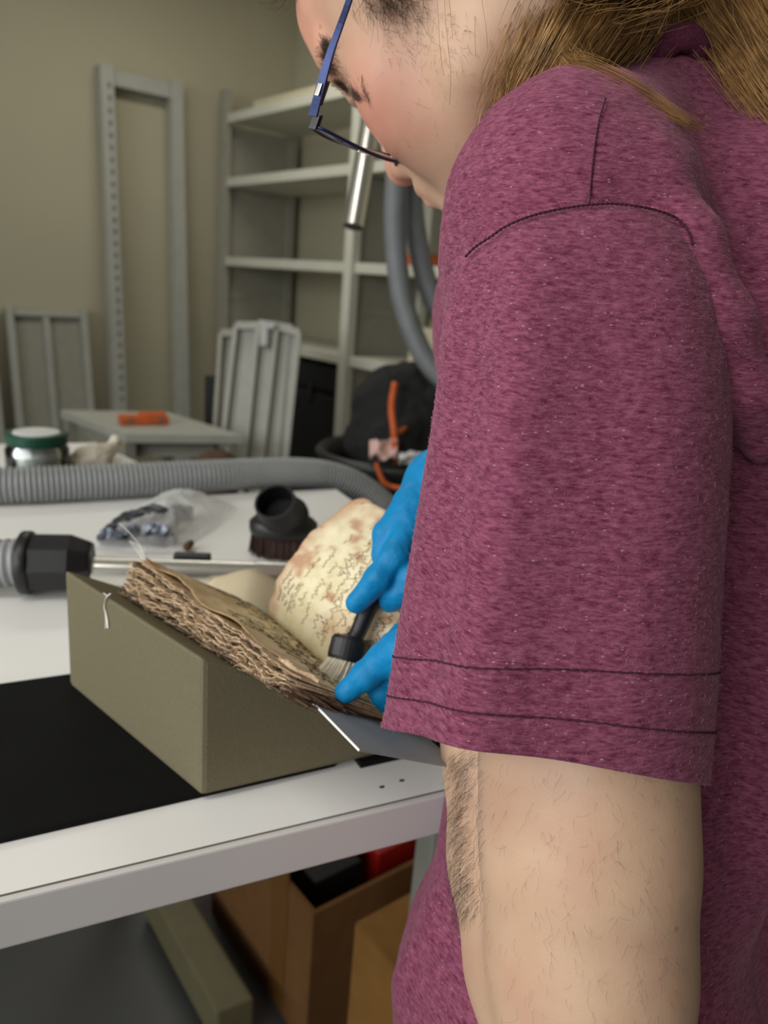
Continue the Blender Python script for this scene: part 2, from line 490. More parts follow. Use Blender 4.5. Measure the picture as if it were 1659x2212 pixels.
def strands(paths, r0, r1=None, seg=3):
    VV, FF, base = [], [], 0
    ref = nrm(np.array([.31, .17, .93])); ca = np.cos(np.arange(seg) * 2 * math.pi / seg)[None, :, None]; sa = np.sin(np.arange(seg) * 2 * math.pi / seg)[None, :, None]
    k = np.arange(seg); k2 = (k + 1) % seg
    for p in paths:
        p = np.asarray(p, float); n = len(p)
        T = np.empty_like(p); T[1:-1] = p[2:] - p[:-2]; T[0] = p[1] - p[0]; T[-1] = p[-1] - p[-2]
        T /= np.sqrt((T * T).sum(1))[:, None] + 1e-12
        u = np.stack([T[:, 1] * ref[2] - T[:, 2] * ref[1], T[:, 2] * ref[0] - T[:, 0] * ref[2], T[:, 0] * ref[1] - T[:, 1] * ref[0]], 1)
        u /= np.sqrt((u * u).sum(1))[:, None] + 1e-9
        w = np.stack([T[:, 1] * u[:, 2] - T[:, 2] * u[:, 1], T[:, 2] * u[:, 0] - T[:, 0] * u[:, 2], T[:, 0] * u[:, 1] - T[:, 1] * u[:, 0]], 1)
        r = (r0 + ((r0 if r1 is None else r1) - r0) * np.arange(n) / max(n - 1, 1))[:, None, None]
        VV.append((p[:, None, :] + r * (ca * u[:, None, :] + sa * w[:, None, :])).reshape(-1, 3))
        i = np.arange(n - 1)[:, None] * seg + base
        FF.append(np.stack([i + k, i + k2, i + seg + k2, i + seg + k], 2).reshape(-1, 4)); base += n * seg
    return np.concatenate(VV), np.concatenate(FF)


def fbm(x, y=0.0, z=0.0): return mnoise.fractal(Vector((x, y, z)), 1.0, 2.0, 4)


# ------------------------------------------------------------------ implicit surfaces for soft bodies
class Field:
    """signed distance on a rectilinear grid; soft unions; a closed mesh by surface nets"""

    def __init__(s, ax, ay, az):
        s.ax = [np.asarray(a, np.float32) for a in (ax, ay, az)]
        s.D = np.full([len(a) for a in s.ax], 0.2, np.float32)

    def _sl(s, lo, hi):
        sl = []
        for a, l, h in zip(s.ax, lo, hi):
            i, j = np.searchsorted(a, [l, h]); sl.append(slice(max(i - 1, 0), min(j + 1, len(a))))
        return tuple(sl)

    def pts(s, sl): return np.meshgrid(*[a[k] for a, k in zip(s.ax, sl)], indexing='ij', sparse=True)

    def put(s, lo, hi, fn, k, sub=False):
        pad = max(k, 0.004) + 0.012
        sl = s._sl(np.asarray(lo) - pad, np.asarray(hi) + pad)
        X, Y, Z = s.pts(sl)
        d = fn(X, Y, Z).astype(np.float32); D = s.D[sl]
        if sub:
            d = -d; h = np.clip(0.5 - 0.5 * (d - D) / -k if False else 0.5 + 0.5 * (d - D) / k, 0, 1)
            s.D[sl] = D + (d - D) * h + k * h * (1 - h)
        else:
            h = np.clip(0.5 + 0.5 * (D - d) / k, 0, 1)
            s.D[sl] = D + (d - D) * h - k * h * (1 - h)

    def cone(s, a, b, ra, rb, k=0.01, sub=False):
        a, b = np.asarray(a, float), np.asarray(b, float); ab = b - a; L2 = max(ab @ ab, 1e-12); r = max(ra, rb)

        def fn(X, Y, Z):
            t = np.clip(((X - a[0]) * ab[0] + (Y - a[1]) * ab[1] + (Z - a[2]) * ab[2]) / L2, 0, 1)
            return np.sqrt((X - a[0] - t * ab[0]) ** 2 + (Y - a[1] - t * ab[1]) ** 2 + (Z - a[2] - t * ab[2]) ** 2) - (ra + t * (rb - ra))
        s.put(np.minimum(a, b) - r, np.maximum(a, b) + r, fn, k, sub)

    def chain(s, pts, k=0.01, sub=False):
        for p, q in zip(pts[:-1], pts[1:]): s.cone(p[:3], q[:3], p[3], q[3], k, sub)

    def ell(s, c, r, M=None, k=0.01, sub=False):
        c, r = np.asarray(c, float), np.asarray(r, float); M = np.eye(3) if M is None else M; R = r.max()

        def fn(X, Y, Z):
            dx, dy, dz = X - c[0], Y - c[1], Z - c[2]
            q = [(dx * M[0, i] + dy * M[1, i] + dz * M[2, i]) for i in range(3)]
            k0 = np.sqrt(sum((q[i] / r[i]) ** 2 for i in range(3))); k1 = np.sqrt(sum((q[i] / r[i] ** 2) ** 2 for i in range(3))) + 1e-9
            return k0 * (k0 - 1) / k1
        s.put(c - R, c + R, fn, k, sub)

    def mesh(s):
        D = s.D; ins = D < 0
        c = np.zeros(tuple(n - 1 for n in D.shape), np.int8)
        for i in (0, 1):
            for j in (0, 1):
                for k in (0, 1):
                    c += ins[i:D.shape[0] - 1 + i, j:D.shape[1] - 1 + j, k:D.shape[2] - 1 + k]
        act = (c > 0) & (c < 8)
        idx = np.argwhere(act); n = len(idx)
        idm = np.full(c.shape, -1, np.int32); idm[act] = np.arange(n)
        acc = np.zeros((n, 3)); cnt = np.zeros(n)
        cor = [np.array(o) for o in np.ndindex(2, 2, 2)]
        val = {tuple(o): D[tuple((idx + o).T)] for o in cor}
        pos = {tuple(o): np.stack([s.ax[d][idx[:, d] + o[d]] for d in range(3)], 1) for o in cor}
        for o in cor:
            for d in range(3):
                if o[d] == 0:
                    o2 = o.copy(); o2[d] = 1
                    a, b = val[tuple(o)], val[tuple(o2)]; mm = (a < 0) != (b < 0)
                    t = np.where(mm, a / np.where(mm, a - b, 1), 0)[:, None]
                    acc += np.where(mm[:, None], pos[tuple(o)] * (1 - t) + pos[tuple(o2)] * t, 0); cnt += mm
        Vs = acc / cnt[:, None]; Q = []
        for d in range(3):
            e, g = (d + 1) % 3, (d + 2) % 3
            sa = [slice(None)] * 3; sb = [slice(None)] * 3; sa[d] = slice(0, -1); sb[d] = slice(1, None)
            ch = ins[tuple(sa)] != ins[tuple(sb)]
            I = np.argwhere(ch); ok = (I[:, e] > 0) & (I[:, g] > 0) & (I[:, e] < c.shape[e]) & (I[:, g] < c.shape[g])
            I = I[ok]; q = []
            for de, dg in ((1, 1), (0, 1), (0, 0), (1, 0)):
                J = I.copy(); J[:, e] -= de; J[:, g] -= dg; q.append(idm[tuple(J.T)])
            q = np.stack(q, 1); fl = ins[tuple(I.T)]
            q[~fl] = q[~fl][:, ::-1]; Q.append(q)
        return Vs, np.concatenate(Q)


def relax(Vs, Q, it=3, lam=0.5):
    for _ in range(it):
        acc = np.zeros_like(Vs); cnt = np.zeros(len(Vs))
        for a, b in ((0, 1), (1, 2), (2, 3), (3, 0)):
            np.add.at(acc, Q[:, a], Vs[Q[:, b]]); np.add.at(acc, Q[:, b], Vs[Q[:, a]])
            np.add.at(cnt, Q[:, a], 1); np.add.at(cnt, Q[:, b], 1)
        Vs = Vs + lam * (acc / np.maximum(cnt, 1)[:, None] - Vs)
    return Vs


def vnormals(Vs, Q):
    n = np.cross(Vs[Q[:, 2]] - Vs[Q[:, 0]], Vs[Q[:, 3]] - Vs[Q[:, 1]]); N = np.zeros_like(Vs)
    for k in range(4): np.add.at(N, Q[:, k], n)
    return N / (np.linalg.norm(N, axis=1)[:, None] + 1e-12)


# view-frame quads come out mirrored in the world (right, up, forward is left-handed): flip
def flip(Q): return Q[:, ::-1]


#--PART2--
# ================================================================== THE ROOM
XR, YB, XL, YF, ZC = 2.44, 3.92, -2.1, -3.4, 2.72
mk('floor', *abox(XL - .1, XR + .1, YF - .1, YB + .1, -0.1, 0), 'floor', label='dark grey smooth floor under the white work table', kind='structure')
mk('ceiling', *abox(XL - .1, XR + .1, YF - .1, YB + .1, ZC, ZC + .1), 'ceiling', label='white ceiling of the workroom', kind='structure')
mk('wall_back', *abox(XL - .1, XR + .1, YB, YB + .1, 0, ZC), 'wall', label='plain cream wall behind the leaning metal frames', kind='structure')
mk('wall_right', *abox(XR, XR + .1, YF, YB, 0, ZC), 'wall', label='plain cream wall behind the grey shelving', kind='structure')
mk('wall_front', *abox(XL - .1, XR + .1, YF - .1, YF, 0, ZC), 'wall_far', label='plain grey wall behind the photographer', kind='structure')
# left wall with a wide window opening
wy0, wy1, wz0, wz1 = -1.85, 2.45, 0.95, 2.5
wl = MB().add(abox(XL - .1, XL, YF, wy0, 0, ZC)).add(abox(XL - .1, XL, wy1, YB, 0, ZC)).add(abox(XL - .1, XL, wy0, wy1, 0, wz0)).add(abox(XL - .1, XL, wy0, wy1, wz1, ZC))
mk('wall_left', *wl.out(), 'wall', label='cream wall with a wide window', kind='structure')
win = thing('window_1', (XL - .05, (wy0 + wy1) / 2, wz0), 'wide white framed window in the left wall', 'window', kind='structure')
del win['category']
fr = MB()
for y in np.linspace(wy0, wy1, 4): fr.add(abox(XL - .08, XL - .02, y - .03, y + .03, wz0, wz1))
for z in (wz0 + .03, wz1 - .03): fr.add(abox(XL - .08, XL - .02, wy0, wy1, z - .03, z + .03))
mk('window_frame', *fr.out(), 'ceiling', win)
for i in range(3):
    ya = wy0 + (wy1 - wy0) * i / 3; yb = wy0 + (wy1 - wy0) * (i + 1) / 3
    mk('pane', *abox(XL - .055, XL - .05, ya + .03, yb - .03, wz0 + .06, wz1 - .06), 'pane_glass', win)


def emit_mat():
    mt, nt, b = new_mat('lamp_diffuser')
    nz = nt.nodes.new('ShaderNodeTexNoise'); nz.inputs['Scale'].default_value = 3
    b.inputs['Base Color'].default_value = (0.9, 0.9, 0.88, 1)
    b.inputs['Emission Color'].default_value = (1, 0.95, 0.85, 1); b.inputs['Emission Strength'].default_value = 2.0


emit_mat()
for (lx, ly, lb) in ((-0.9, 0.5, 'long ceiling light nearer the window'), (1.25, 2.75, 'long ceiling light before the shelving')):
    t = thing('ceiling_lamp', (lx, ly, ZC), lb, 'lamp', 'ceiling lamps')
    mk('lamp_housing', *abox(lx - .64, lx + .64, ly - .18, ly + .18, ZC - .035, ZC), 'ceiling', t)
    mk('lamp_diffuser', *abox(lx - .6, lx + .6, ly - .15, ly + .15, ZC - .045, ZC - .035), 'lamp_diffuser', t)

# ------------------------------------------------------------------ shelving unit on the right wall
t = thing('shelving_unit', (2.18, 2.2, 0), 'tall grey metal shelving unit with empty shelves along the wall', 'shelving')
sx0, sx1 = 1.985, 2.375
SY = [3.83, 2.70, 1.57]
LV = [0.12, 0.56, 0.965, 1.345, 1.725, 2.02]
for y in SY:
    for x in (sx0, sx1):
        mk('post', *abox(x - .02, x + .02, y - .028, y + .028, 0, 2.13), 'shelf_board' if y < 3 else 'steel_paint', t)
    for z in (0.3, 1.15, 1.95):
        mk('cross_bar', *abox(sx0 + .02, sx1 - .02, y - .008, y + .008, z - .015, z + .015), 'steel_paint', t)
for y in SY:                                   # side sheets of the end and middle frames
    mk('side_sheet', *abox(sx0 + .02, sx1 - .02, y - .003, y + .003, .1, 1.97), 'steel_paint', t)
for a, b in zip(SY[:-1], SY[1:]):
    for z in LV:
        if a > 3 and z == .56: continue
        mk('shelf', *abox(sx0 - .005, sx1, b + .03, a - .03, z - .042, z), 'shelf_board', t, bevel=.003)

mk('flat_board', *abox(2.02, 2.3, 2.55, 3.62, 2.022, 2.062), 'leg_beige', label='pale flat board lying on the top shelf', cat='board', bevel=.006)
mk('grey_folder_box', *abox(2.03, 2.3, 2.28, 2.42, 1.387, 1.66), 'steel_paint', label='grey folder box on the shelf right of the hanging hose', cat='box', bevel=.005)
mk('wooden_block', *abox(2.01, 2.3, 2.26, 2.44, 1.346, 1.386), 'orange', label='flat orange brown block beneath the grey folder box', cat='block', bevel=.004)
mk('beige_packet', *abox(2.02, 2.25, 2.1, 2.34, .967, 1.12), 'leg_beige', label='beige packet on the lower shelf behind the hose', cat='packet', bevel=.01)

# ------------------------------------------------------------------ frames leaning on the back wall
def frame(name, x0, x1, z0, z1, w, dep, lean, label, mid=None, panel=False, y0=YB):
    t = thing(name, ((x0 + x1) / 2, y0 - .2, 0), label, 'frame')
    def L(x, d, z): return np.array([x, y0 - .01 - d - lean * (1 - z / z1), z])
    def bar(nm, xa, xb, za, zb, da, db, mt):
        Vs = [L(x, d, z) for z in (za, zb) for d in (da, db) for x in (xa, xb)]
        mk(nm, Vs, [[0, 1, 3, 2], [4, 6, 7, 5], [0, 4, 5, 1], [2, 3, 7, 6], [0, 2, 6, 4], [1, 5, 7, 3]], mt, t, bevel=.003)
    bar('side_rail', x0, x0 + w, z0, z1, 0, dep, 'steel_light'); bar('side_rail', x1 - w, x1, z0, z1, 0, dep, 'steel_light')
    bar('top_rail', x0 + w, x1 - w, z1 - w * 1.3, z1 - .01, .004, dep * .8, 'steel_light')
    bar('bottom_rail', x0 + w, x1 - w, z0, z0 + w, .004, dep * .8, 'steel_light')
    if mid: bar('mid_rail', mid - w / 2, mid + w / 2, z0 + w, z1 - w * 1.3, .004, dep * .7, 'steel_light')
    if panel:
        xs = [x0 + w, mid - w / 2, mid + w / 2, x1 - w] if mid else [x0 + w, x1 - w]
        for k in range(0, len(xs), 2): bar('panel', xs[k], xs[k + 1], z0 + w, z1 - w * 1.3, .006, .014, 'steel_paint')
    return t


tf = frame('tall_frame', 1.37, 1.765, 0, 2.12, .06, .07, .12, 'tall narrow open metal frame leaning on the cream wall')
for k in range(28):                            # slots in the perforated rail
    z = .62 + k * .052
    mk('slot', *abox(1.40, 1.412, YB - .01 - .0705 - .12 * (1 - z / 2.12) - .002, YB - .01 - .07 - .12 * (1 - z / 2.12) + .004, z, z + .022), 'slot_grey', tf)
frame('panel_frame', .925, 1.285, 0, 1.045, .03, .05, .14, 'low grey metal frame with two flat panels left of the tall frame', mid=1.1, panel=True)
frame('metal_panel', .45, .868, 0, 1.03, .03, .05, .14, 'grey metal panel cut by the left picture edge', panel=True)

# ------------------------------------------------------------------ far low table with the orange tray
ft = thing('side_table', (1.15, 2.6, 0), 'small grey table with a thin top in front of the tall frame', 'table')
TA = [ZP(130, 885, .74), ZP(270, 937, .74), ZP(525, 940, .74)]
TA.append(TA[0] + TA[2] - TA[1])
mk('table_top', *prism([p - [0, 0, .03] for p in TA], (0, 0, .03)), 'steel_light', ft, bevel=.002)
cen = sum(TA) / 4
for p in TA:
    q = p + (cen - p) * .12
    mk('leg', *abox(q[0] - .018, q[0] + .018, q[1] - .018, q[1] + .018, 0, .71), 'steel_paint', ft)
for p, q in zip(TA, TA[1:] + TA[:1]):
    a = p + (cen - p) * .3; b = q + (cen - q) * .3; d = nrm(b - a)
    mk('apron', *box((a + b) / 2 - [0, 0, .06], (b - a) / 2, np.cross([0, 0, 1], d) * .008, (0, 0, .028)), 'steel_paint', ft)
q0 = ZP(365, 955, .66)
mk('clamp', *abox(q0[0] - .02, q0[0] + .02, q0[1] - .02, q0[1] + .02, .62, .70), 'black_plastic', ft)
o1, o2 = ZP(258, 915, .742), ZP(362, 914, .742)
od = nrm(o2 - o1); ow = np.array([-od[1], od[0], 0]); oL = np.linalg.norm(o2 - o1)
ot = thing('orange_tool_case', (o1 + o2) / 2, 'orange oblong case lying on the small grey table', 'case')
mk('case_body', *box((o1 + o2) / 2 + [0, 0, .014], od * oL / 2, ow * .035, (0, 0, .014)), 'orange', ot, bevel=.006)
mk('case_lid', *box((o1 + o2) / 2 + od * .03 + [0, 0, .032], od * oL / 2 * .55, ow * .028, (0, 0, .005)), 'orange', ot, bevel=.004)
for s in (-1, 1): mk('latch', *box((o1 + o2) / 2 - ow * .036 + od * .05 * s + [0, 0, .018], od * .008, ow * .003, (0, 0, .008)), 'groove', ot)

# ------------------------------------------------------------------ metal shelf panels leaning in a stack, black boards
DL = 2.75


def leaning(name, xs, d, mt, label, cat, bottom_dy=0.0, th=.025):
    """panel whose top edge is seen at xs=(px,py,px,py) and bottom at the last four"""
    a, b, c, e = [P(*p, d) for p in xs]
    dep = nrm(np.cross(b - a, c - a)); dep = dep if dep @ FW > 0 else -dep
    return a, b, c, e, dep


stack = thing('shelf_panel_stack', P(550, 1000, 2.95) * [1, 1, 0], 'stack of grey metal shelf panels leaning beside the shelving', 'panels')
specs = [((480, 722), (585, 722), (575, 1010), (462, 1010), 3.02, 'steel_paint'), ((512, 706), (600, 706), (585, 1010), (478, 1010), 2.96, 'steel_light'),
         ((560, 702), (632, 712), (606, 1010), (530, 1010), 2.91, 'steel_light'), ((600, 708), (648, 722), (618, 1010), (566, 1010), 2.88, 'steel_light')]
for a, b, c, e, d, mt in specs:
    A, B, Cc, Ee = P(*a, d), P(*b, d), P(*c, d), P(*e, d)
    dn = nrm(A - Ee); Ee = Ee - dn * ((Ee[2] - 0.0) / dn[2]); dn2 = nrm(B - Cc); Cc = Cc - dn2 * (Cc[2] / dn2[2])
    fwd = nrm(np.cross(B - A, Ee - A)); fwd = fwd if fwd @ FW < 0 else -fwd
    mk('sheet', *prism([A, B, Cc, Ee], -fwd * .006), mt, stack)
    for p, q in ((A, Ee), (B, Cc)):
        w = nrm(B - A) * .008
        mk('flange', *prism([p - w, p + w, q + w, q - w], fwd * .03), mt, stack)
    h = nrm(Ee - A) * .014
    mk('end_lip', *prism([A - h, B - h, B + h, A + h], fwd * .026), mt, stack)
A = P(572, 705, 2.84)
mk('bracket', *box(A - [0, 0, .03], RT * .014, FW * .02, np.array([0, 0, .045])), 'paper_white', stack, bevel=.003)
mk('bracket', *box(A + RT * .018 - [0, 0, .0], RT * .02, FW * .018, np.array([0, 0, .012])), 'paper_white', stack, bevel=.003)

a = P(462, 812, 3.15); z1 = a[2]
mk('black_board', *box((a[0], a[1], z1 / 2), RT * .035 * [1, 1, 0], nrm(FW * [1, 1, 0]) * .01, (0, 0, z1 / 2)), 'black_dark', label='narrow black board standing left of the leaning shelf panels', cat='board', bevel=.002)

# black case under the shelving, behind the stack
cb = thing('black_case', (2.17, 3.19, .121), 'large black case on the bottom shelf right of the leaning panels', 'case')
mk('case_body', *abox(2.0, 2.34, 2.76, 3.62, .121, .78), 'black_cloth', cb, bevel=.03)
mk('case_lid', *abox(1.995, 2.345, 2.755, 3.625, .782, .90), 'black_cloth', cb, bevel=.02)
mk('handle', *tube(smooth_path([(1.998, 3.1, .7), (1.97, 3.11, .69), (1.97, 3.24, .69), (1.998, 3.25, .7)], 16), .01, 8), 'black_plastic', cb)
for s in (2.95, 3.4):
    mk('latch', *abox(1.988, 1.996, s, s + .04, .74, .82), 'black_plastic', cb)

# ------------------------------------------------------------------ black bag in a tub, orange cord, papers
tb = P(870, 950, 2.0)
tub = thing('black_tub', (tb[0], tb[1], 0), 'round black tub holding a black bag behind the sleeve', 'tub')
rim = P(870, 935, 2.0)
ry = rim[2] - .055
Vs, Fs = lathe([(0, .02), (.17, .02), (.185, .3), (.205, ry - .03), (.225, ry), (.215, ry + .012), (.2, ry), (.19, ry - .06), (.165, .3), (.15, .06), (0, .06)], (tb[0], tb[1], 0), (0, 0, 1), 40)
mk('tub_wall', Vs, Fs, 'black_plastic', tub, smooth=True)
mk('tub_foot', *lathe([(0, 0), (.15, 0), (.15, .02), (0, .02)], (tb[0], tb[1], 0), (0, 0, 1), 24), 'black_dark', tub)


def blob(fn_pts, res=.006, k=.03, it=2, world_pts=True):
    pts = np.array([p for c in fn_pts for p in c]); r = pts[:, 3].max() + .03
    lo, hi = pts[:, :3].min(0) - r, pts[:, :3].max(0) + r
    F = Field(*[np.arange(l, h, res) for l, h in zip(lo, hi)])
    for c in fn_pts: F.chain(c, k)
    v, q = F.mesh(); return relax(v, q, it), q


def W4(px, py, d, r): return (*P(px, py, d), r)


v, q = blob([[W4(800, 890, 2.0, .05), W4(830, 850, 2.0, .05), W4(880, 840, 2.0, .07)], [W4(790, 960, 1.98, .05), W4(860, 980, 1.95, .08), W4(940, 960, 2.0, .09)],
             [W4(815, 900, 2.0, .06), W4(870, 920, 2.0, .11), W4(960, 900, 2.05, .12)]], .008, .05)
N = vnormals(v, q)
v = v + N * np.array([fbm(*(p * 14)) * .016 for p in v])[:, None]
bagb = mk('black_bag', v, q, 'black_cloth', smooth=True, label='crumpled black bag stuffed in the round tub', cat='bag')
mk('power_cord', *tube(smooth_path([P(853, 828, 1.86), P(846, 880, 1.83), P(851, 930, 1.82), P(855, 990, 1.85), P(858, 1003, 1.9)], 40), .0085, 8), 'orange_cord', smooth=True,
   label='orange cord hanging down over the black bag', cat='cord')
mk('cord_loop', *tube(smooth_path([P(852, 938, 1.835), P(864, 932, 1.84), P(876, 925, 1.86)], 12), .006, 6), 'orange_cord', smooth=True, label='short orange loop sticking out beside the hanging cord', cat='cord')


def crumple(name, px, py, d, w, h, mt, label, cat, seed):
    c = P(px, py, d)
    def fn(u, vv):
        n = fbm(u * 2.2 + seed, vv * 2.2, seed); n2 = fbm(u * 3 + 9 + seed, vv * 3, seed + 4)
        return c + RT * ((u - .5) * w) + UP * ((vv - .5) * h + n2 * h * .25) - FW * (n * .03 + .02)
    return mk(name, *solid_grid(fn, 12, 9, lambda u, vv: FW * .004), mt, smooth=True, label=label, cat=cat)


crumple('crumpled_paper', 828, 972, 1.84, .065, .045, 'paper_pink', 'crumpled pinkish paper on the black bag left of the cord', 'paper', 2)
crumple('crumpled_paper', 893, 990, 1.84, .07, .03, 'paper_white', 'crumpled white paper on the black bag right of the cord', 'paper', 5)
mk('thin_cable', *tube(smooth_path([P(812, 1000, 1.78), P(828, 1040, 1.78), P(850, 1052, 1.78), P(880, 1058, 1.76), P(900, 1080, 1.76)], 40), .006, 8), 'orange_cord', smooth=True,
   label='thin orange cable curling below the black tub rim', cat='cord')

# brown round basket top behind the hose
b0 = P(470, 1003, 2.1)
bk = thing('round_basket', (b0[0], b0[1], 0), 'brown round basket just above the grey hose', 'basket')
mk('basket_body', *lathe([(0, 0), (.05, 0), (.058, b0[2] - .02), (.05, b0[2] + .022), (.025, b0[2] + .036), (0, b0[2] + .04)], (b0[0], b0[1], 0), (0, 0, 1), 28), 'brown', bk, smooth=True)
mk('basket_rim', *tube([(b0[0] + .06 * math.cos(a), b0[1] + .06 * math.sin(a), b0[2] - .004) for a in np.linspace(0, 6.2832, 32)], .008, 8, cap=False), 'brown', bk, smooth=True)

# ------------------------------------------------------------------ hanging hose and chrome wand (hung from a ceiling hook)
def hose(path, r, pitch, seg=20, dip=.88):
    L = np.linalg.norm(np.diff(path, axis=0), axis=1).sum(); n = int(L / pitch) * 4
    p = smooth_path(path[::max(1, len(path) // 70)], n + 1)
    k = np.arange(n + 1) % 4
    return tube(p, np.where(k == 0, r * dip, np.where(k == 2, r, r * .985)), seg)


hh = thing('hanging_hose', P(868, 150, 1.86) * [1, 1, 0] + [0, 0, 1.0], 'grey ribbed hose looped over a hook, hanging beside the chrome tube', 'hose')
e_, f_ = P(1010, 900, 1.86), P(1040, 800, 1.93)
hp = smooth_path([(e_[0] + .16, e_[1] - .22, .04), (e_[0] + .1, e_[1] - .12, .12), (e_[0] + .05, e_[1] - .05, .5), e_, P(950, 815, 1.86), P(905, 750, 1.86), P(868, 640, 1.86), P(853, 500, 1.86), P(856, 380, 1.86), P(862, 250, 1.87), P(872, 150, 1.9), P(884, 250, 1.93), P(888, 380, 1.93), P(898, 500, 1.93),
                  P(925, 620, 1.93), P(975, 720, 1.93), f_, (f_[0] + .07, f_[1] - .07, .6), (f_[0] + .12, f_[1] - .14, .15), (f_[0] + .2, f_[1] - .24, .04)], 320)
mk('ribbed_tube', *hose(hp, .027, .0105, 20, .76), 'hose_grey', hh, smooth=True)
hk = P(872, 160, 1.9)
mk('hook', *tube(smooth_path([(hk[0], hk[1], ZC), (hk[0], hk[1], hk[2] + .12), (hk[0] + .04, hk[1] - .03, hk[2] + .05), (hk[0], hk[1], hk[2] - .01), (hk[0] - .04, hk[1] + .03, hk[2] + .03)], 40), .006, 8), 'steel_light', hh, smooth=True)
cw = thing('chrome_tube', P(760, 490, 1.32) * [1, 1, 0] + [0, 0, 1.3], 'shiny chrome tube hanging below the glasses', 'tube')
ca, cb_ = P(763, 490, 1.32), P(815, 180, 1.32)
ax = nrm(cb_ - ca)
mk('tube_wall', *lathe([(.0155, 0), (.0175, 0), (.0175, .24), (.0185, .25), (.0185, .34)], ca, ax, 28), 'chrome', cw, smooth=False)
mk('tube_grip', *lathe([(.0, .335), (.021, .335), (.021, .45), (.012, .47), (0, .47)], ca, ax, 24), 'black_plastic', cw, smooth=True)
tp = ca + ax * .46
mk('suspension_cable', *tube(smooth_path([tp, tp + [0, 0, .1], (tp[0], tp[1], ZC)], 12), .004, 6), 'black_plastic', cw)

# ================================================================== THE WORK TABLE
TZ = 0.91
FR, BR = np.array([0.585, 0.272, TZ]), np.array([0.778, 1.065, TZ])
tx, ty = np.array([0.9715, -0.237, 0]), np.array([0.237, 0.9715, 0])
TL, TW, TT = 1.75, 0.816, 0.033
z_ = np.array([0, 0, 1.0])
mid = FR - tx * TL / 2 + ty * TW / 2
wt = thing('work_table', mid * [1, 1, 0], 'long white work table with a thick front edge', 'table')
mk('table_top', *box(mid + ty * .003 - z_ * TT / 2, tx * TL / 2, ty * (TW / 2 - .003), z_ * TT / 2), 'table_white', wt)
mk('edge_groove', *box(FR - tx * TL / 2 + ty * .0056 - z_ * .0012, tx * (TL / 2 - .001), ty * .0005, z_ * .00135), 'groove', wt)
mk('edge_band', *box(FR - tx * TL / 2 + ty * .0026 - z_ * TT / 2, tx * TL / 2, ty * .0026, z_ * (TT / 2 + .0001)), 'table_edge', wt, bevel=.0015)
for (px, py) in ((825, 1700), (868, 1686)):
    c = ZP(px, py, TZ)
    mk('edge_chip', *lathe([(0, 0), (.0022, 0), (.0018, .0003), (0, .0003)], c, (0, 0, 1), 12, ex=tx, sx=.7), 'chip', wt)
for s in (.03, TL - .25):                          # T-shaped legs: foot, column, bracket
    c = FR - tx * s + ty * .337
    mk('leg_column', *box(c * [1, 1, 0] + z_ * .46, tx * .010, ty * .022, z_ * .41), 'steel_light', wt, bevel=.004)
    mk('leg_foot', *box(c * [1, 1, 0] + z_ * .027, tx * .03, ty * .05, z_ * .0225), 'leg_beige', wt, bevel=.006)
    mk('leg_bracket', *box(c * [1, 1, 0] + z_ * .866, tx * .03, ty * .16, z_ * .011), 'steel_light', wt)
mk('frame_beam', *box(mid - z_ * .055, tx * TL * .42, ty * .02, z_ * .018), 'steel_light', wt)

# second table beyond
t2 = thing('white_table', (.1, 1.6, 0), 'white table behind the hose carrying the glass jar', 'table')
q0, q1 = ZP(335, 1016, TZ), ZP(222, 962, TZ)
e2 = nrm(q1 - q0); s2 = -tx
wid = np.linalg.norm(q1 - q0) + .03
c2 = q0 + s2 * .6 + e2 * wid / 2
mk('table_top', *box(c2 - z_ * .016, s2 * .6, e2 * wid / 2, z_ * .016), 'table_white', t2, bevel=.002)
for i in (-1, 1):
    for j in (-1, 1):
        c = c2 + s2 * .54 * i + e2 * (wid / 2 - .03) * j
        mk('leg', *abox(c[0] - .02, c[0] + .02, c[1] - .02, c[1] + .02, 0, TZ - .03), 'steel_light', t2)

# jar
j0 = ZP(84, 1030, TZ)
jar = thing('glass_jar', j0, 'glass jar of white paste with a dark green lid', 'jar')
mk('jar_glass', *lathe([(0, .0), (.046, .0), (.05, .006), (.05, .048), (.046, .055), (.044, .062), (.0415, .062), (.0435, .054), (.0475, .047), (.0475, .008), (.044, .003), (0, .003)], j0, (0, 0, 1), 40), 'jar_glass', jar, smooth=True)
mk('white_paste', *lathe([(0, .0035), (.0435, .0035), (.047, .009), (.047, .04), (.035, .046), (0, .043)], j0, (0, 0, 1), 32), 'white_paste', jar, smooth=True)
mk('jar_lid', *lathe([(0, .058), (.0475, .058), (.049, .06), (.049, .074), (.047, .0765), (.04, .0765), (.039, .0755), (0, .0755)], j0, (0, 0, 1), 40), 'lid_green', jar, smooth=False)
mk('lid_label', *lathe([(0, .0758), (.037, .0758), (.036, .0775), (0, .0785)], j0, (0, 0, 1), 32), 'paper_white', jar)

# crumpled white cloth glove
g = lambda px, py, z, r: (*(ZP(px + 12, py, TZ) + [0, 0, z]), r)
v, q = blob([[g(165, 1022, .02, .02), g(195, 1020, .022, .022), g(215, 1012, .02, .016)], [g(195, 1018, .025, .016), g(222, 1000, .022, .012), g(238, 985, .028, .0085), g(240, 979, .03, .007)],
             [g(175, 1012, .022, .02), g(205, 1002, .02, .014)]], .003, .012)
N = vnormals(v, q); v = v + N * np.array([fbm(*(p * 60)) * .004 for p in v])[:, None]
v[:, 2] = np.maximum(v[:, 2], TZ)
mk('white_glove', v, q, 'white_cloth', smooth=True, label='crumpled white cotton glove beside the glass jar', cat='glove')

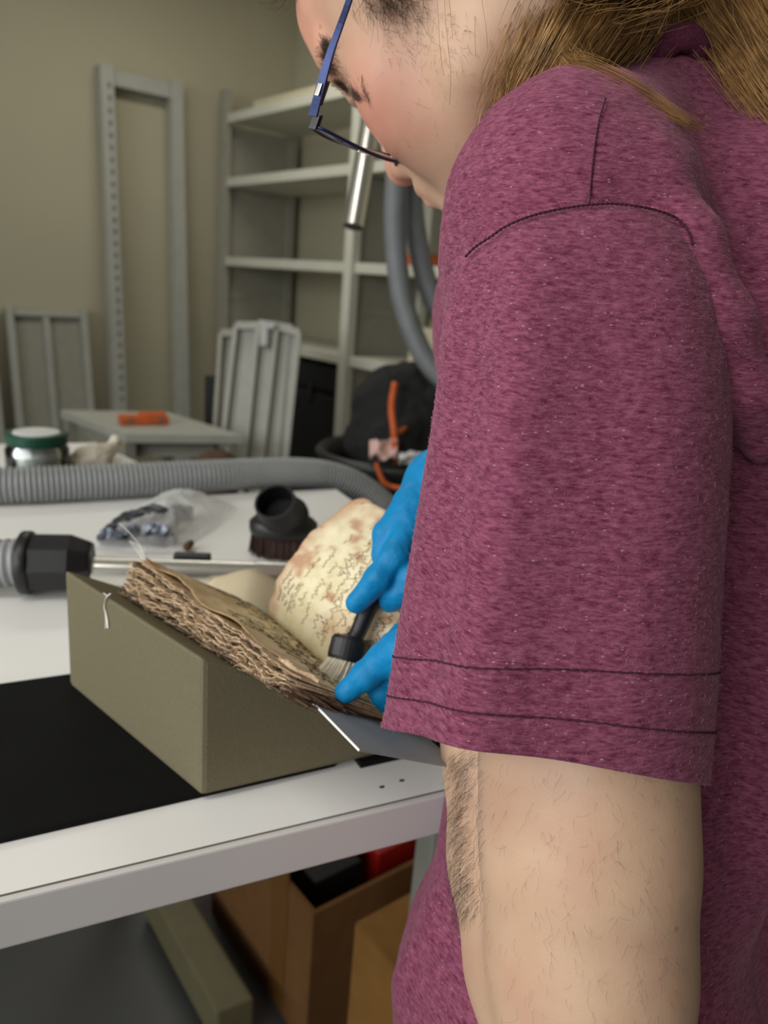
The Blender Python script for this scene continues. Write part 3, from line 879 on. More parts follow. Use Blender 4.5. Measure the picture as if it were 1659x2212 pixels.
# ------------------------------------------------------------------ hose lying along the far table edge
zr = TZ + .0285
hp = [ZP(-120, 1052, zr), ZP(-40, 1049, zr), ZP(60, 1047, zr), ZP(200, 1041, zr), ZP(340, 1034, zr), ZP(460, 1028, zr)]
d0 = np.linalg.norm((hp[-1] - CAM) @ FW)
hp += [P(560, 1023, d0 + .05), P(650, 1022, d0 + .09), P(720, 1031, d0 + .13), P(780, 1056, d0 + .16), P(830, 1096, d0 + .17), P(880, 1160, d0 + .18), P(930, 1260, d0 + .19), P(960, 1400, d0 + .2)]
hp = smooth_path(hp, 240)
h1 = thing('vacuum_hose', hp[60], 'long grey ribbed vacuum hose lying along the far table edge', 'hose')
mk('ribbed_tube', *hose(hp, .0275, .0076, 24, .78), 'hose_light', h1, smooth=True)

# ------------------------------------------------------------------ hose end cuff and chrome wand on the table
zc = TZ + .0355
cA, cB = ZP(38, 1215, zc), ZP(200, 1216, zc)
ax = nrm(cB - cA)
h2 = thing('hose_with_cuff', cA, 'black octagonal hose cuff on a grey ribbed hose at the left edge', 'hose')
Lc = np.linalg.norm(cB - cA)
mk('cuff', *lathe([(.024, 0), (.0315, .002), (.0315, .014), (.0328, .016), (.0328, Lc * .72), (.026, Lc * .95), (.0235, Lc), (.017, Lc)], cA, ax, 8, ex=(0, 0, 1)), 'black_plastic', h2, bevel=.002)
mk('cuff_ring', *lathe([(.0335, .004), (.0345, .006), (.0345, .013), (.0335, .015)], cA, ax, 24), 'black_plastic', h2, smooth=True)
mk('ribbed_tube', *hose(np.array([cA - ax * s + np.array([0, 0, -.006 * min(1, s * 12)]) for s in np.linspace(-.004, .25, 40)]), .0265, .0085, 22, .85), 'hose_light', h2, smooth=True)
zt = TZ + .0178
wA, wB = cB - ax * .01 + z_ * (zt - zc + .008), ZP(760, 1251, zt)
wa = nrm(wB - wA); LW = np.linalg.norm(wB - wA)
wd = thing('chrome_wand', wA, 'straight chrome vacuum wand lying on the white table behind the book', 'tube')
mk('wand_tube', *lathe([(.0145, 0), (.0165, 0), (.0165, LW * .62), (.0172, LW * .625), (.0172, LW)], wA, wa, 36), 'chrome', wd, smooth=False)
for (pa, pb, zz, hh_, nm) in (((375, 1203), (456, 1206), TZ + .034, .0065, 'slider_button'),):
    a, b = ZP(*pa, zz), ZP(*pb, zz)
    mk(nm, *box((a + b) / 2 - z_ * .001, (b - a) / 2, np.cross(z_, nrm(b - a)) * .006, z_ * hh_), 'black_plastic', wd, bevel=.003)
a, b = ZP(378, 1260, TZ + .0066), ZP(452, 1262, TZ + .0066)
mk('slider_foot', *box((a + b) / 2, (b - a) / 2, np.cross(z_, nrm(b - a)) * .012, z_ * .006), 'black_plastic', wd, bevel=.002)

# ------------------------------------------------------------------ dusting brush head standing on the table
b0 = ZP(610, 1196, TZ)
vb = thing('dusting_brush', b0, 'black vacuum dusting brush with brown bristles standing upright', 'brush')
SB = np.linalg.norm((b0 - CAM)) / FPX
bx = RT * [1, 1, 0]; bx = nrm(bx); by = np.array([-bx[1], bx[0], 0])
rr = .043
mk('brush_base', *lathe([(0, .028), (rr, .028), (rr * 1.04, .034), (rr * 1.04, .044), (rr * .9, .05), (rr * .62, .054), (0, .056)], b0, (0, 0, 1), 40, ex=bx, sx=.75), 'black_plastic', vb, smooth=True, bevel=0)
tip = P(593, 1083, (b0 - CAM) @ FW - .05)
na = b0 + [0, 0, .046]
mk('brush_neck', *lathe([(.034, 0), (.031, .012), (.0285, .025), (.0265, np.linalg.norm(tip - na)), (.0235, np.linalg.norm(tip - na)), (.022, .008), (0, .008)], na, tip - na, 36), 'black_plastic', vb, smooth=False)
mk('bore_shade_disc', *lathe([(0, .016), (.0222, .016), (.0222, .018), (0, .018)], na, tip - na, 24), 'bore_shade', vb)  # added black disc that paints in the darkness of the hollow neck
mk('neck_collar', *lathe([(.033, .002), (.0355, .004), (.0355, .008), (.033, .010)], na, tip - na, 30), 'black_plastic', vb, smooth=True)
paths = []
for i in range(900):
    a = RNG.uniform(0, 2 * math.pi); r = rr * math.sqrt(RNG.uniform(.45, 1))
    p0 = b0 + bx * r * .96 * math.cos(a) + by * r * .72 * math.sin(a) + [0, 0, .03]
    p1 = b0 + (bx * r * math.cos(a) + by * r * .75 * math.sin(a)) * 1.04 + [RNG.normal() * .0015, RNG.normal() * .0015, RNG.uniform(.0004, .003)]
    paths.append([p0, (p0 + p1) / 2 + RNG.normal(size=3) * .0005, p1])
mk('bristles', *strands(paths, .0007, .0004), 'bristle_brown', vb, kind='stuff')

# ------------------------------------------------------------------ plastic bag with dark parts
def bagpt(px, py, z): return ZP(px, py, TZ) + np.array([0, 0, z])


pb = thing('plastic_bag', bagpt(340, 1165, 0), 'clear plastic bag holding dark parts, lying on the white table', 'bag')
cl = [(190, 1176), (235, 1140), (300, 1095), (350, 1068), (440, 1062), (485, 1075), (512, 1092), (470, 1128), (420, 1160), (380, 1188), (280, 1190)]
ring = [ZP(x, y + 6, TZ + .004) for x, y in cl]
cc = sum(ring) / len(ring)


def film(u, w):
    """u around the outline, w from edge to middle"""
    k = u * len(ring); i = int(k) % len(ring); f_ = k - int(k)
    e = ring[i] * (1 - f_) + ring[(i + 1) % len(ring)] * f_
    p = e * (1 - w) + cc * w
    h = .036 * (1 - (1 - w) ** 2.0) + .006 * fbm(p[0] * 26, p[1] * 26, 3) + .003 * fbm(p[0] * 70, p[1] * 70, 3)
    return p + np.array([0, 0, max(.001, h * min(1, w * 3 + .1))])


mk('bag_film', *grid(film, 89, 16), 'bag_film', pb, smooth=True)
v, q = blob([[(*bagpt(225, 1176, .009), .009), (*bagpt(280, 1158, .016), .017), (*bagpt(330, 1154, .02), .02), (*bagpt(365, 1150, .018), .015)], [(*bagpt(350, 1140, .014), .010), (*bagpt(380, 1124, .012), .008), (*bagpt(408, 1118, .011), .006), (*bagpt(412, 1128, .01), .004)],
             [(*bagpt(260, 1178, .009), .008), (*bagpt(370, 1180, .009), .008)]], .003, .012)
N = vnormals(v, q); v = v + N * np.array([fbm(*(p * 55)) * .005 for p in v])[:, None]; v[:, 2] = np.maximum(v[:, 2], TZ + .001)
mk('dark_parts', v, q, 'bag_contents', pb, smooth=True)
for k, (x, y) in enumerate(((300, 1178), (338, 1180), (245, 1184))):
    c = bagpt(x, y, .012)
    def ff(u, w, c=c, k=k): return c + bx * (u - .5) * .028 + by * ((w - .5) * .018) + np.array([0, 0, .01 + .012 * fbm(u * 2 + k, w * 2, k)])
    mk('foil_scrap', *solid_grid(ff, 8, 6, lambda u, w: np.array([0, 0, -.001])), 'bag_foil', pb, smooth=False)
v, q = blob([[(*bagpt(404, 1194, .008), .006), (*bagpt(412, 1186, .008), .005)]], .002, .006)
mk('dust_lump', v, q, 'brown', smooth=True, label='small grey brown lump lying right of the plastic bag', cat='lump')

# beige sand sack behind the book
c = ZP(540, 1316, TZ)
sk = thing('sand_sack', c, 'small beige cloth weight bag behind the open book', 'weight')
v, q = blob([[(*(c + bx * -.03 + z_ * .017), .019), (*(c + z_ * .019), .0215), (*(c + bx * .026 + z_ * .016), .017)]], .0025, .02)
v[:, 2] = np.maximum(v[:, 2], TZ)
mk('sack_body', v, q, 'sack', sk, smooth=True)
mk('sack_seam', *tube(smooth_path([c + bx * .034 + z_ * .002, c + bx * .0445 + z_ * .014, c + bx * .038 + z_ * .028, c + bx * .026 + z_ * .0335], 20), .0008, 6), 'sack', sk, smooth=True)

# ------------------------------------------------------------------ black mats
mA, mB_ = ZP(0, 1824, TZ), ZP(725, 1657, TZ)
mdx = nrm(mB_ - mA); mdy = np.array([-mdx[1], mdx[0], 0])
k1 = ZP(150, 1452, TZ + .005); dep = (k1 - mA) @ mdy
L0 = mB_ - mdx * .75
mk('black_mat', *prism([L0, mB_, mB_ + mdy * dep * .98, L0 + mdy * dep * 1.02], z_ * .005), 'black_mat', label='large black foam mat under the foam wedge', cat='mat', bevel=.0012)
n1, n2 = ZP(778, 1661, TZ), ZP(880, 1638, TZ)
ndx = nrm(n2 - n1); ndy = np.array([-ndx[1], ndx[0], 0])
mk('black_mat', *prism([n1, n1 + ndx * .12, n1 + ndx * .12 + ndy * .16, n1 + ndy * .16], z_ * .0048), 'black_mat', label='small black mat piece showing beneath the grey board', cat='mat', bevel=.0012)
MZ = TZ + .005

# ------------------------------------------------------------------ foam wedge
wF, wB2 = ZP(435, 1720, MZ), ZP(150, 1479, MZ)
wb = wB2 - wF; LB = np.linalg.norm(wb); wb /= LB
wa_ = np.array([math.cos(math.radians(-11.7)), math.sin(math.radians(-11.7)), 0])
SL, HH = .46, .105
SD = nrm(wa_ - SL * z_)                                   # down the slope
SN = nrm(np.cross(SD, wb)); SN = SN if SN[2] > 0 else -SN
LA = .205
hend = HH - SL * LA
poly = [wF, wF + wa_ * LA, wF + wa_ * LA + z_ * hend, wF + z_ * HH]
Vs, Fs = prism(poly, wb * LB)
fw_ = mk('foam_wedge', Vs, Fs, 'foam', label='olive grey foam wedge propping up the old book', cat='foam wedge', bevel=.0035)
SO = wF + z_ * HH                                         # slope origin: front top corner
def S(s, t, n): return SO + SD * s + wb * t + SN * n      # slope coordinates
th_ = [P(241, 1282, .597), P(231, 1292, .594), P(228, 1312, .592), P(234, 1335, .590), P(233, 1352, .588)]
def onface(px, py):                                       # on the left face of the wedge
    q = ray(px, py); nn = np.cross(wb, z_); k = ((wF - CAM) @ nn) / (q @ nn); return CAM + q * k - nrm(nn) * (.0008 if nn @ FW > 0 else -.0008)
paths = [smooth_path([onface(241, 1282), onface(231, 1292), onface(228, 1312), onface(233, 1335), onface(234, 1352)], 16)]
for dx_ in (-3, 3, 1): paths.append(smooth_path([onface(230, 1318), onface(233 + dx_ * .5, 1338), onface(233 + dx_, 1356)], 8))
paths.append(smooth_path([onface(226, 1281), onface(234, 1286), onface(242, 1281)], 6))
mk('thread', *strands(paths, .0007), 'thread', smooth=True, label='white thread stuck to the left face of the foam wedge', cat='thread')

# grey board lying on the slope, sticking out toward the viewer
def onslope(px, py, n):
    q = ray(px, py); k = ((SO + SN * n - CAM) @ SN) / (q @ SN); p = CAM + q * k; return p
b1 = onslope(778, 1619, .0016); b2 = onslope(640, 1478, .0016)
bd = nrm(b2 - b1); b3 = onslope(955, 1651, .0016); be = nrm(b3 - b1)
gb = thing('grey_board', b1, 'thin grey card board under the book on the foam wedge', 'board')
Lg = .155
mk('card_sheet', *prism([b1, b1 + be * .088, b1 + be * .088 + bd * Lg, b1 + bd * Lg], -SN * .0012), 'grey_board', gb)
mk('card_edge', *box(b1 + bd * Lg / 2 - SN * .0006 - be * .0003, bd * Lg / 2, be * .00035, SN * .0007), 'board_core', gb)
# ================================================================== THE OLD BOOK
bkr = thing('old_book', S(.06, .05, 0), 'worn open manuscript book with ragged brown page edges', 'book')
def nsurf(s, t):                                          # height of the left page above the slope
    a = (t + .05) / .20
    n = .014 + .018 * min(max(a, 0), 1.1)
    n += .0012 * math.sin(t * 70 + s * 20) * (1 if s < .06 else .5)
    g_ = max(0, (s - .095) / .03)
    return n * (1 - .28 * min(g_, 1) ** 2) - (.006 * max(0, (s - .03) / .09) if t < .03 else .006 * max(0, (s - .03) / .09) * max(0, 1 - (t - .03) / .08))
def thead(s): return .153 - .36 * max(s - .03, 0) + .0015 * fbm(s * 90, 1)
def ttail(s): return -.052 - .10 * max(s - .03, 0) + .0018 * fbm(s * 120, 5)
# stack of old leaves: wavy sheets, dark and light, every one with its own ragged fore-edge
NL = 17
for grp, (mtl, sel) in enumerate((('page_edge', lambda i: i % 4 != 2), ('page_dark', lambda i: i % 4 == 2))):
    mb = MB()
    for i in range(NL):
        if not sel(i): continue
        fr_ = (i + .5) / NL
        sd = i * 3.1
        def top(u, w, fr_=fr_, sd=sd, i=i):
            t = -.052 + .205 * u
            ragged = .0055 * fbm(u * 7, i // 3 * 2.7) + .004 * fbm(u * 34 + sd, sd * 2) + .0012 * fbm(u * 110, sd)
            s0 = .024 + ragged + .004 * abs(fr_ - .55) - (.004 if i in (4, 9, 13) else 0)
            s = s0 + (.115 - s0) * w ** 1.6
            t = min(t, thead(s) + .001) + (1 - w) * .002 * fbm(u * 20, sd + 4)
            wav = (.0040 * fbm(u * 7, 1.5 + fr_ * .8) + .0026 * fbm(u * 19, fr_ * 1.6) + .0006 * fbm(u * 50, fr_ * 6)) * (1 - w) * (.5 + math.sin(fr_ * math.pi))
            n = nsurf(s, t) * fr_ * .96 + wav + .0004
            return S(s, t, max(n + .0015, .0032))
        mb.add(solid_grid(top, 120, 4, lambda u, w: -SN * .00085))
    mk('leaf_stack', *mb.out(), mtl, bkr, smooth=False, kind='stuff')
# frayed fibres along the fore-edge
paths = []
for i in range(420):
    u = RNG.uniform(0, 1); fr_ = RNG.uniform(.05, .95); t = -.05 + .2 * u
    p = S(.0225 + .003 * RNG.normal() * .5, t, nsurf(.024, t) * fr_)
    d = -SD * RNG.uniform(.001, .004) + wb * RNG.normal() * .004 + SN * RNG.normal() * .0015
    paths.append([p + SD * .003, p, p + d * .6 + SN * RNG.normal() * .0006, p + d])
mk('frayed_fibres', *strands(paths, .00022, .0001), 'page_edge', bkr, kind='stuff')
# dark lower boards of the binding peeping out at the foot
def cov(u, w):
    t = -.056 + .21 * u; s = .022 + .10 * w + .002 * fbm(u * 12, 8)
    return S(s, min(t, thead(s)), .0027 + .0005 * fbm(u * 9, 3))
mk('cover_board', *solid_grid(cov, 60, 4, lambda u, w: -SN * .0009), 'page_dark', bkr)
paths = []
for i in range(26):
    s = RNG.uniform(.018, .06); p = S(s, -.05, RNG.uniform(.001, .008))
    paths.append([p, p - wb * .006 + SD * .006 - SN * .001, p - wb * RNG.uniform(.008, .016) + SD * RNG.uniform(.006, .02) - SN * RNG.uniform(.001, .004)])
mk('torn_strips', *strands(paths, .0011, .0005, 4), 'page_dark', bkr, kind='stuff')
# the open left page with its wavy edge
def page(u, w):
    s0 = .030 + .0042 * fbm(u * 8 + 3.3, .7) + .0015 * fbm(u * 26, 2) - .002 * (u > .9)
    if u < .3: s0 += .012 * (1 - u / .3)
    s = s0 + (.122 - s0) * w
    t = ttail(s) * (1 - u) + thead(s) * u
    lift = .0035 * (1 - w) ** 3 * (.6 + .5 * math.sin(u * 19)) * min(1, u * 5)
    return S(s, t, nsurf(s, t) + .0008 + lift)
Vs, Fs = solid_grid(page, 90, 40, lambda u, w: -SN * .0005)
st = [max(0, .55 - (w * 2.2)) + max(0, (u - .86) * 3.5) * .6 for u in np.linspace(0, 1, 90) for w in np.linspace(0, 1, 40)]
mk('leaf', Vs, Fs, 'page_left', bkr, smooth=True, attr={'stain': st + st}, label='open left page with brown edge')
# one folded-over leaf lip at the tail of the fore-edge
def lip(u, w):
    t = -.055 + .030 * u; a = w * math.pi * 1.15
    r = .0009 + .0016 * math.sin(u * math.pi) * (.7 + .5 * math.sin(u * 11)) ; s = .030 + .010 * (1 - u) + .002 * math.sin(u * 8) + r * math.sin(a) * -1
    return S(s, t, nsurf(s, t) + .002 + r * (1 - math.cos(a)) * .9)
mk('curled_leaf', *solid_grid(lip, 40, 12, lambda u, w: -SN * .0004), 'page_edge', bkr, smooth=True)
# right page standing up from the gutter
G0, G1 = S(.121, .112, .0235), S(.121, -.045, .012)
def rpage(u, w):
    """u from head (far) to tail, w from gutter to fore-edge"""
    tg = .112 - .142 * u; g_ = S(.121, tg, nsurf(.121, tg) - .0005)
    ph = math.radians(80 - 52 * min(1, w * 1.15) + 4 * math.sin(u * 5)); L = .132
    # integrate the bending cross-section
    x = y = 0.0; n = 12
    for k in range(n):
        q_ = w * (k + .5) / n; an = math.radians(88 - 52 * min(1, q_ * 1.3) ** .8)
        x += math.cos(an) * L * w / n; y += math.sin(an) * L * w / n
    rnd = .008 * max(0, (w - .9) / .1) ** 2 * (1 if u < .08 else 0)
    wav = .0012 * fbm(u * 6, w * 5) + (.002 * fbm(w * 7, 7) if u < .03 else 0)
    nn = nrm(-wa_ * .8 + z_ * .5)
    return g_ + wa_ * x + z_ * y + nn * wav + wb * (.002 * fbm(w * 9, 4) - rnd)
def rst(u, w):
    e = max(0, 1 - u / .10) * .75 + max(0, (w - .72) / .28) * .75 * (.4 + .9 * abs(fbm(u * 9, w * 9)))
    blot = max(0, fbm(u * 6 + 2, w * 8 + 5) - .12) * 2.4 * (w > .35)
    return min(1, e + blot)
Vs, Fs = solid_grid(rpage, 70, 40, lambda u, w: nrm(wa_ * .8 - z_ * .5) * (.004 + .004 * (1 - w)))
st = [rst(u, w) for u in np.linspace(0, 1, 70) for w in np.linspace(0, 1, 40)]
mk('leaf', Vs, Fs, 'page_right', bkr, smooth=True, attr={'stain': st + st}, label='raised right page covered with handwriting')
# handwriting: lines of cursive pen strokes laid on the pages
def scribe(surf, rows, a0, a1, off, step=.011, amp=.011, dens=.92, keep=None):
    """surf(row, along); words are zigzag strokes with tall ascenders"""
    paths = []
    for r_ in rows:
        x = a0 + RNG.uniform(0, .05); base = r_
        while x < a1:
            n = int(RNG.integers(6, 18)); pts = []
            for k in range(n):
                up = amp * (RNG.uniform(.5, 1.0) if k % 2 else RNG.uniform(-.15, .15))
                if RNG.random() < .13: up += amp * RNG.choice([-1.1, 1.0])
                pts.append((x + step * (k * .62 + RNG.normal() * .25), base + up - amp * .4, 0))
            ok = RNG.random() < dens and (keep is None or keep(r_, x))
            if ok:
                q_ = smooth_path(pts, 4 * n)
                paths.append([surf(min(max(b, 0), 1), min(max(a, 0), 1)) + off for a, b, _ in q_])
            x += step * (n * .62 + RNG.uniform(.8, 2.0)); base += RNG.normal() * .0015
    return paths
nr = nrm(-wa_ * .8 + z_ * .5) * .0006
dark = scribe(rpage, np.linspace(.58, .97, 9), .08, .80, nr, .019, .026, .95)
mids = scribe(rpage, np.linspace(.40, .54, 3), .12, .7, nr, .019, .026, .85)
mids += scribe(rpage, np.linspace(.06, .16, 4), .12, .30, nr, .012, .014, .9)
faint = scribe(rpage, np.linspace(.18, .55, 7), .1, .85, nr, .02, .024, .75)
mk('handwriting', *strands(mids, .00024), 'ink_mid', bkr, kind='stuff', label='paler brown handwriting on the right page')
mk('handwriting', *strands(dark, .00024), 'ink', bkr, kind='stuff')
mk('handwriting', *strands(faint, .0003), 'ink_faint', bkr, kind='stuff', label='faint ink showing through the right page')
left = scribe(lambda r, a: page(1 - r, a), np.linspace(.06, .98, 24), .22, .97, SN * .0007, .022, .016, .95, keep=lambda r, x: not (r < .35 and x < .45))
mk('handwriting', *strands(left, .00024), 'ink', bkr, kind='stuff')
fz = [smooth_path([S(.03, .15, .034), S(.026, .158, .042), S(.018, .163, .048), S(.012, .17, .052)], 10)] + [smooth_path([S(.028 + .001 * k, .15, .033), S(.024 + .002 * k, .157, .038 + .001 * k), S(.019, .161, .042)], 8) for k in range(4)]
mk('loose_threads', *strands(fz, .0004, .0002), 'thread', bkr, kind='stuff')

# ================================================================== UNDER THE TABLE
e0, e1 = ZP(450, 1960, 0), ZP(600, 2180, 0)
bdir = nrm(e1 - e0); brt = np.array([-bdir[1], bdir[0], 0]); brt = brt if brt @ RT > 0 else -brt
nc = e0 + bdir * .375
def obox(name, nc, w, l, h, label, mt, open_top=False, mt2=None):
    c = nc - bdir * l / 2 + brt * w / 2
    t = thing(name, c, label, 'box')
    hx, hy = brt * w / 2, bdir * l / 2; tk = .004
    mk('side_wall', *box(c - hx + brt * tk + z_ * h / 2, brt * tk, hy, z_ * h / 2), mt, t)
    mk('side_wall', *box(c + hx - brt * tk + z_ * h / 2, brt * tk, hy, z_ * h / 2), mt, t)
    mk('end_wall', *box(c - hy + bdir * tk + z_ * h / 2, brt * (w / 2 - 2 * tk), bdir * tk, z_ * h / 2), mt, t)
    mk('end_wall', *box(c + hy - bdir * tk + z_ * h / 2, brt * (w / 2 - 2 * tk), bdir * tk, z_ * h / 2), mt, t)
    mk('box_bottom', *box(c + z_ * tk, brt * (w / 2 - 2 * tk), bdir * (l / 2 - 2 * tk), z_ * tk), mt, t)
    if not open_top:
        mk('top_flap', *box(c - brt * w / 4 + z_ * (h + .002), brt * (w / 4 - .0015), hy, z_ * .002), mt, t)
        mk('top_flap', *box(c + brt * w / 4 + z_ * (h + .002), brt * (w / 4 - .0015), hy, z_ * .002), mt, t)
    return t, c
h1_ = P(668, 1972, 1.215)
cbx, cc1 = obox('cardboard_box', nc, .40, .36, .285, 'open brown cardboard box with dark things inside, under the table', 'cardboard', True)
mk('tape_strip', *box(nc - brt * .0008 - bdir * .10 + z_ * .16, brt * .0008, bdir * .025, z_ * .155), 'tape', cbx)
for k, (dx, dy, w, l, h, mt, lb, ct) in enumerate(((-.1, .06, .05, .1, .26, 'black_dark', 'black carton inside the open cardboard box', 'carton'), (.03, .07, .045, .09, .26, 'red_plastic', 'dark red carton inside the open cardboard box', 'carton'), (.14, .0, .03, .14, .25, 'black_plastic', 'flat black case inside the open cardboard box', 'case'), (-.03, -.09, .13, .05, .26, 'floor', 'grey folder at the back of the open cardboard box', 'folder'))):
    c = cc1 + brt * dx + bdir * dy
    mk(ct, *box(c + z_ * (.0085 + h / 2), brt * w, bdir * l * .5, z_ * h / 2), mt, label=lb, cat=ct, bevel=.003)
n2 = ZP(760, 2330, 0) 
n2 = ZP(768, 1992, .36)
c2x, cc2 = obox('cardboard_box', n2 * [1, 1, 0] + bdir * .22, .34, .22, .355, 'closed light brown cardboard box in front of the open one', 'cardboard_light')
# red crate behind the open box
rc = cc1 - bdir * .335 + brt * .06
rt = thing('red_crate', rc, 'red plastic crate behind the cardboard boxes', 'crate')
for sgn in (-1, 1):
    mk('crate_side', *box(rc + brt * .16 * sgn + z_ * .23, brt * .004, bdir * .12, z_ * .23), 'red_plastic', rt)
    mk('crate_end', *box(rc + bdir * .12 * sgn + z_ * .23, brt * .16, bdir * .004, z_ * .23), 'red_plastic', rt)
mk('crate_bottom', *box(rc + z_ * .006, brt * .16, bdir * .12, z_ * .006), 'red_plastic', rt)
mk('crate_rim', *box(rc + bdir * .126 + z_ * .44, brt * .165, bdir * .008, z_ * .015), 'red_plastic', rt)
mk('crate_label', *lathe([(0, 0), (.018, 0), (.018, .002), (0, .002)], rc + bdir * .1245 + brt * .1 + z_ * .33, bdir, 20), 'orange', rt)
# beige beam on the floor
fb = thing('floor_beam', ZP(440, 2080, 0), 'beige metal beam lying on the floor left of the boxes', 'beam')
p0, p1, p2 = ZP(342, 1962, .09), ZP(468, 2188, .09), ZP(550, 2156, .09)
p3 = p2 + (p0 - p1)
mk('beam_profile', *prism([p + [0, 0, -.08] for p in (p0 + (p0 - p1) * .3, p1, p2, p3 + (p0 - p1) * .3)], (0, 0, .08)), 'beam_shaded', fb, bevel=.006)
for t_ in (.1, 1.1):
    c = p1 + (p0 - p1) * t_ + (p2 - p1) * .5
    mk('beam_foot', *abox(c[0] - .03, c[0] + .03, c[1] - .03, c[1] + .03, 0, .01), 'black_plastic', fb)

# ================================================================== BRUSH IN THE HAND
fa, fb_ = P(752, 1402, .548), P(835, 1255, .560)
ba = nrm(fb_ - fa)                                        # up the handle
br = thing('soft_brush', fa, 'black handled brush with pale bristles held over the page', 'brush')
bw = nrm(np.cross(ba, FW)); bd_ = np.cross(bw, ba)
ang = math.radians(-16); bwr = bw * math.cos(ang) + ba * math.sin(ang); bar = nrm(np.cross(bd_, bwr)); bar = bar if bar @ ba > 0 else -bar
mk('ferrule', *lathe([(.0, -.0085), (.0128, -.0085), (.0135, -.006), (.0135, .006), (.012, .0085), (.006, .0095), (0, .0095)], fa, bar, 28, ex=bwr, sx=.7), 'black_plastic', br, smooth=False)
hp_ = smooth_path([fa + ba * .006, P(775, 1362, .551), P(800, 1305, .555), P(830, 1262, .558), P(868, 1228, .562), P(900, 1180, .572)], 30)
mk('handle', *tube(hp_, np.interp(np.linspace(0, 1, 30), [0, .06, .3, .5, .75, 1], [.0075, .0058, .0066, .0098, .0105, .006]), 16), 'black_plastic', br, smooth=True)
paths = []
tipc = P(716, 1474, .530)
for i in range(700):
    cl = int(RNG.integers(0, 7)); a = RNG.uniform(0, 6.283); r = math.sqrt(RNG.uniform(0, 1))
    x = r * math.cos(a); y = r * math.sin(a)
    p0 = fa - bar * .007 + bwr * x * .0118 + bd_ * y * .008
    p1 = tipc + bwr * (x * .016 + RNG.normal() * .0006) + bd_ * y * .009 + ba * RNG.normal() * .0012
    pm_ = (p0 + p1) / 2 - bar * .003 + bwr * x * .001
    paths.append(smooth_path([p0, pm_, p1], 6))
mk('bristles', *strands(paths, .00042, .00025), 'bristle_cream', br, kind='stuff')
# ================================================================== THE PERSON
PB = P(1330, 2000, .62) * [1, 1, 0]
person = thing('person', PB, 'person in a wine red heathered t-shirt and blue gloves leaning over the book', 'person')
def V4(px, py, d, r): return (*V(px, py, d), r)
# head pose in the view frame: columns are the person's left, forward and up
HM = np.array([[-0.6615, -0.4829, -0.5738], [-0.3867, -0.4359, 0.8127], [-0.6426, 0.7595, 0.1016]])
HC = np.array([0.0456, 0.3306, 0.4822])
def H(x, y, z): return HC + HM @ np.array([x, y, z])
def axis_mix(lo, hi, flo, fhi, fine, coarse):
    a = [lo]
    while a[-1] < hi: a.append(a[-1] + (fine if flo <= a[-1] <= fhi else coarse))
    return a
F = Field(axis_mix(-.10, .42, -.06, .13, .0016, .004), axis_mix(-.42, .48, .19, .42, .0016, .004), axis_mix(.28, .92, .36, .60, .0016, .004))
def hell(c, r, k=.012, sub=False, M=None): F.ell(H(*c), r, HM if M is None else M, k, sub)
def hcone(a, b, ra, rb, k=.01, sub=False): F.cone(H(*a), H(*b), ra, rb, k, sub)
hell((0, -.012, .045), (.076, .098, .085), .02)                 # cranium
hell((0, .018, -.005), (.066, .070, .085), .03)                 # mid face
hell((0, .030, -.062), (.050, .056, .058), .03)                 # lower face
hcone((.050, .0, -.070), (.012, .072, -.104), .020, .018, .025)  # jaw line
hcone((-.050, .0, -.070), (-.012, .072, -.104), .020, .018, .025)
hell((0, .076, -.103), (.019, .016, .016), .015)                # chin
for s in (1, -1):
    hell((.043 * s, .047, -.028), (.027, .028, .026), .025)     # cheekbone
    hell((.039 * s, .049, -.055), (.024, .026, .028), .025)     # cheek
    hcone((.018 * s, .080, .022), (.053 * s, .066, .020), .011, .011, .012)   # brow ridge
    hell((.033 * s, .091, .000), (.015, .013, .010), .010, True)  # socket
    hell((.032 * s, .076, .001), (.0135, .0125, .0115), .006)   # lid over the eye
    hell((.076 * s, -.022, .014), (.010, .019, .031), .006)    # ear
    hell((.082 * s, -.014, .016), (.005, .010, .017), .004, True)
hell((0, .072, .045), (.045, .016, .035), .03)                  # forehead
hcone((0, .090, .012), (0, .110, -.033), .0075, .0105, .010)    # nose bridge
hell((0, .1095, -.040), (.0125, .0125, .0115), .008)            # tip
for s in (1, -1):
    hell((.0125 * s, .0985, -.043), (.0085, .0125, .0095), .006)  # wings
hell((0, .090, -.070), (.027, .012, .022), .015)                # mouth mound
hcone((-.021, .095, -.0685), (.021, .095, -.0685), .0035, .0035, .005)
hcone((0, .104, -.0670), (.017, .099, -.0690), .0044, .0036, .004); hcone((0, .104, -.0670), (-.017, .099, -.0690), .0044, .0036, .004)
hcone((-.015, .098, -.0785), (.015, .098, -.0785), .0052, .0052, .004)
for s in (1, -1):
    hcone((.0125 * s, .0955, -.056), (.0095 * s, .0975, -.042), .0042, .0034, .002, True)   # nostril
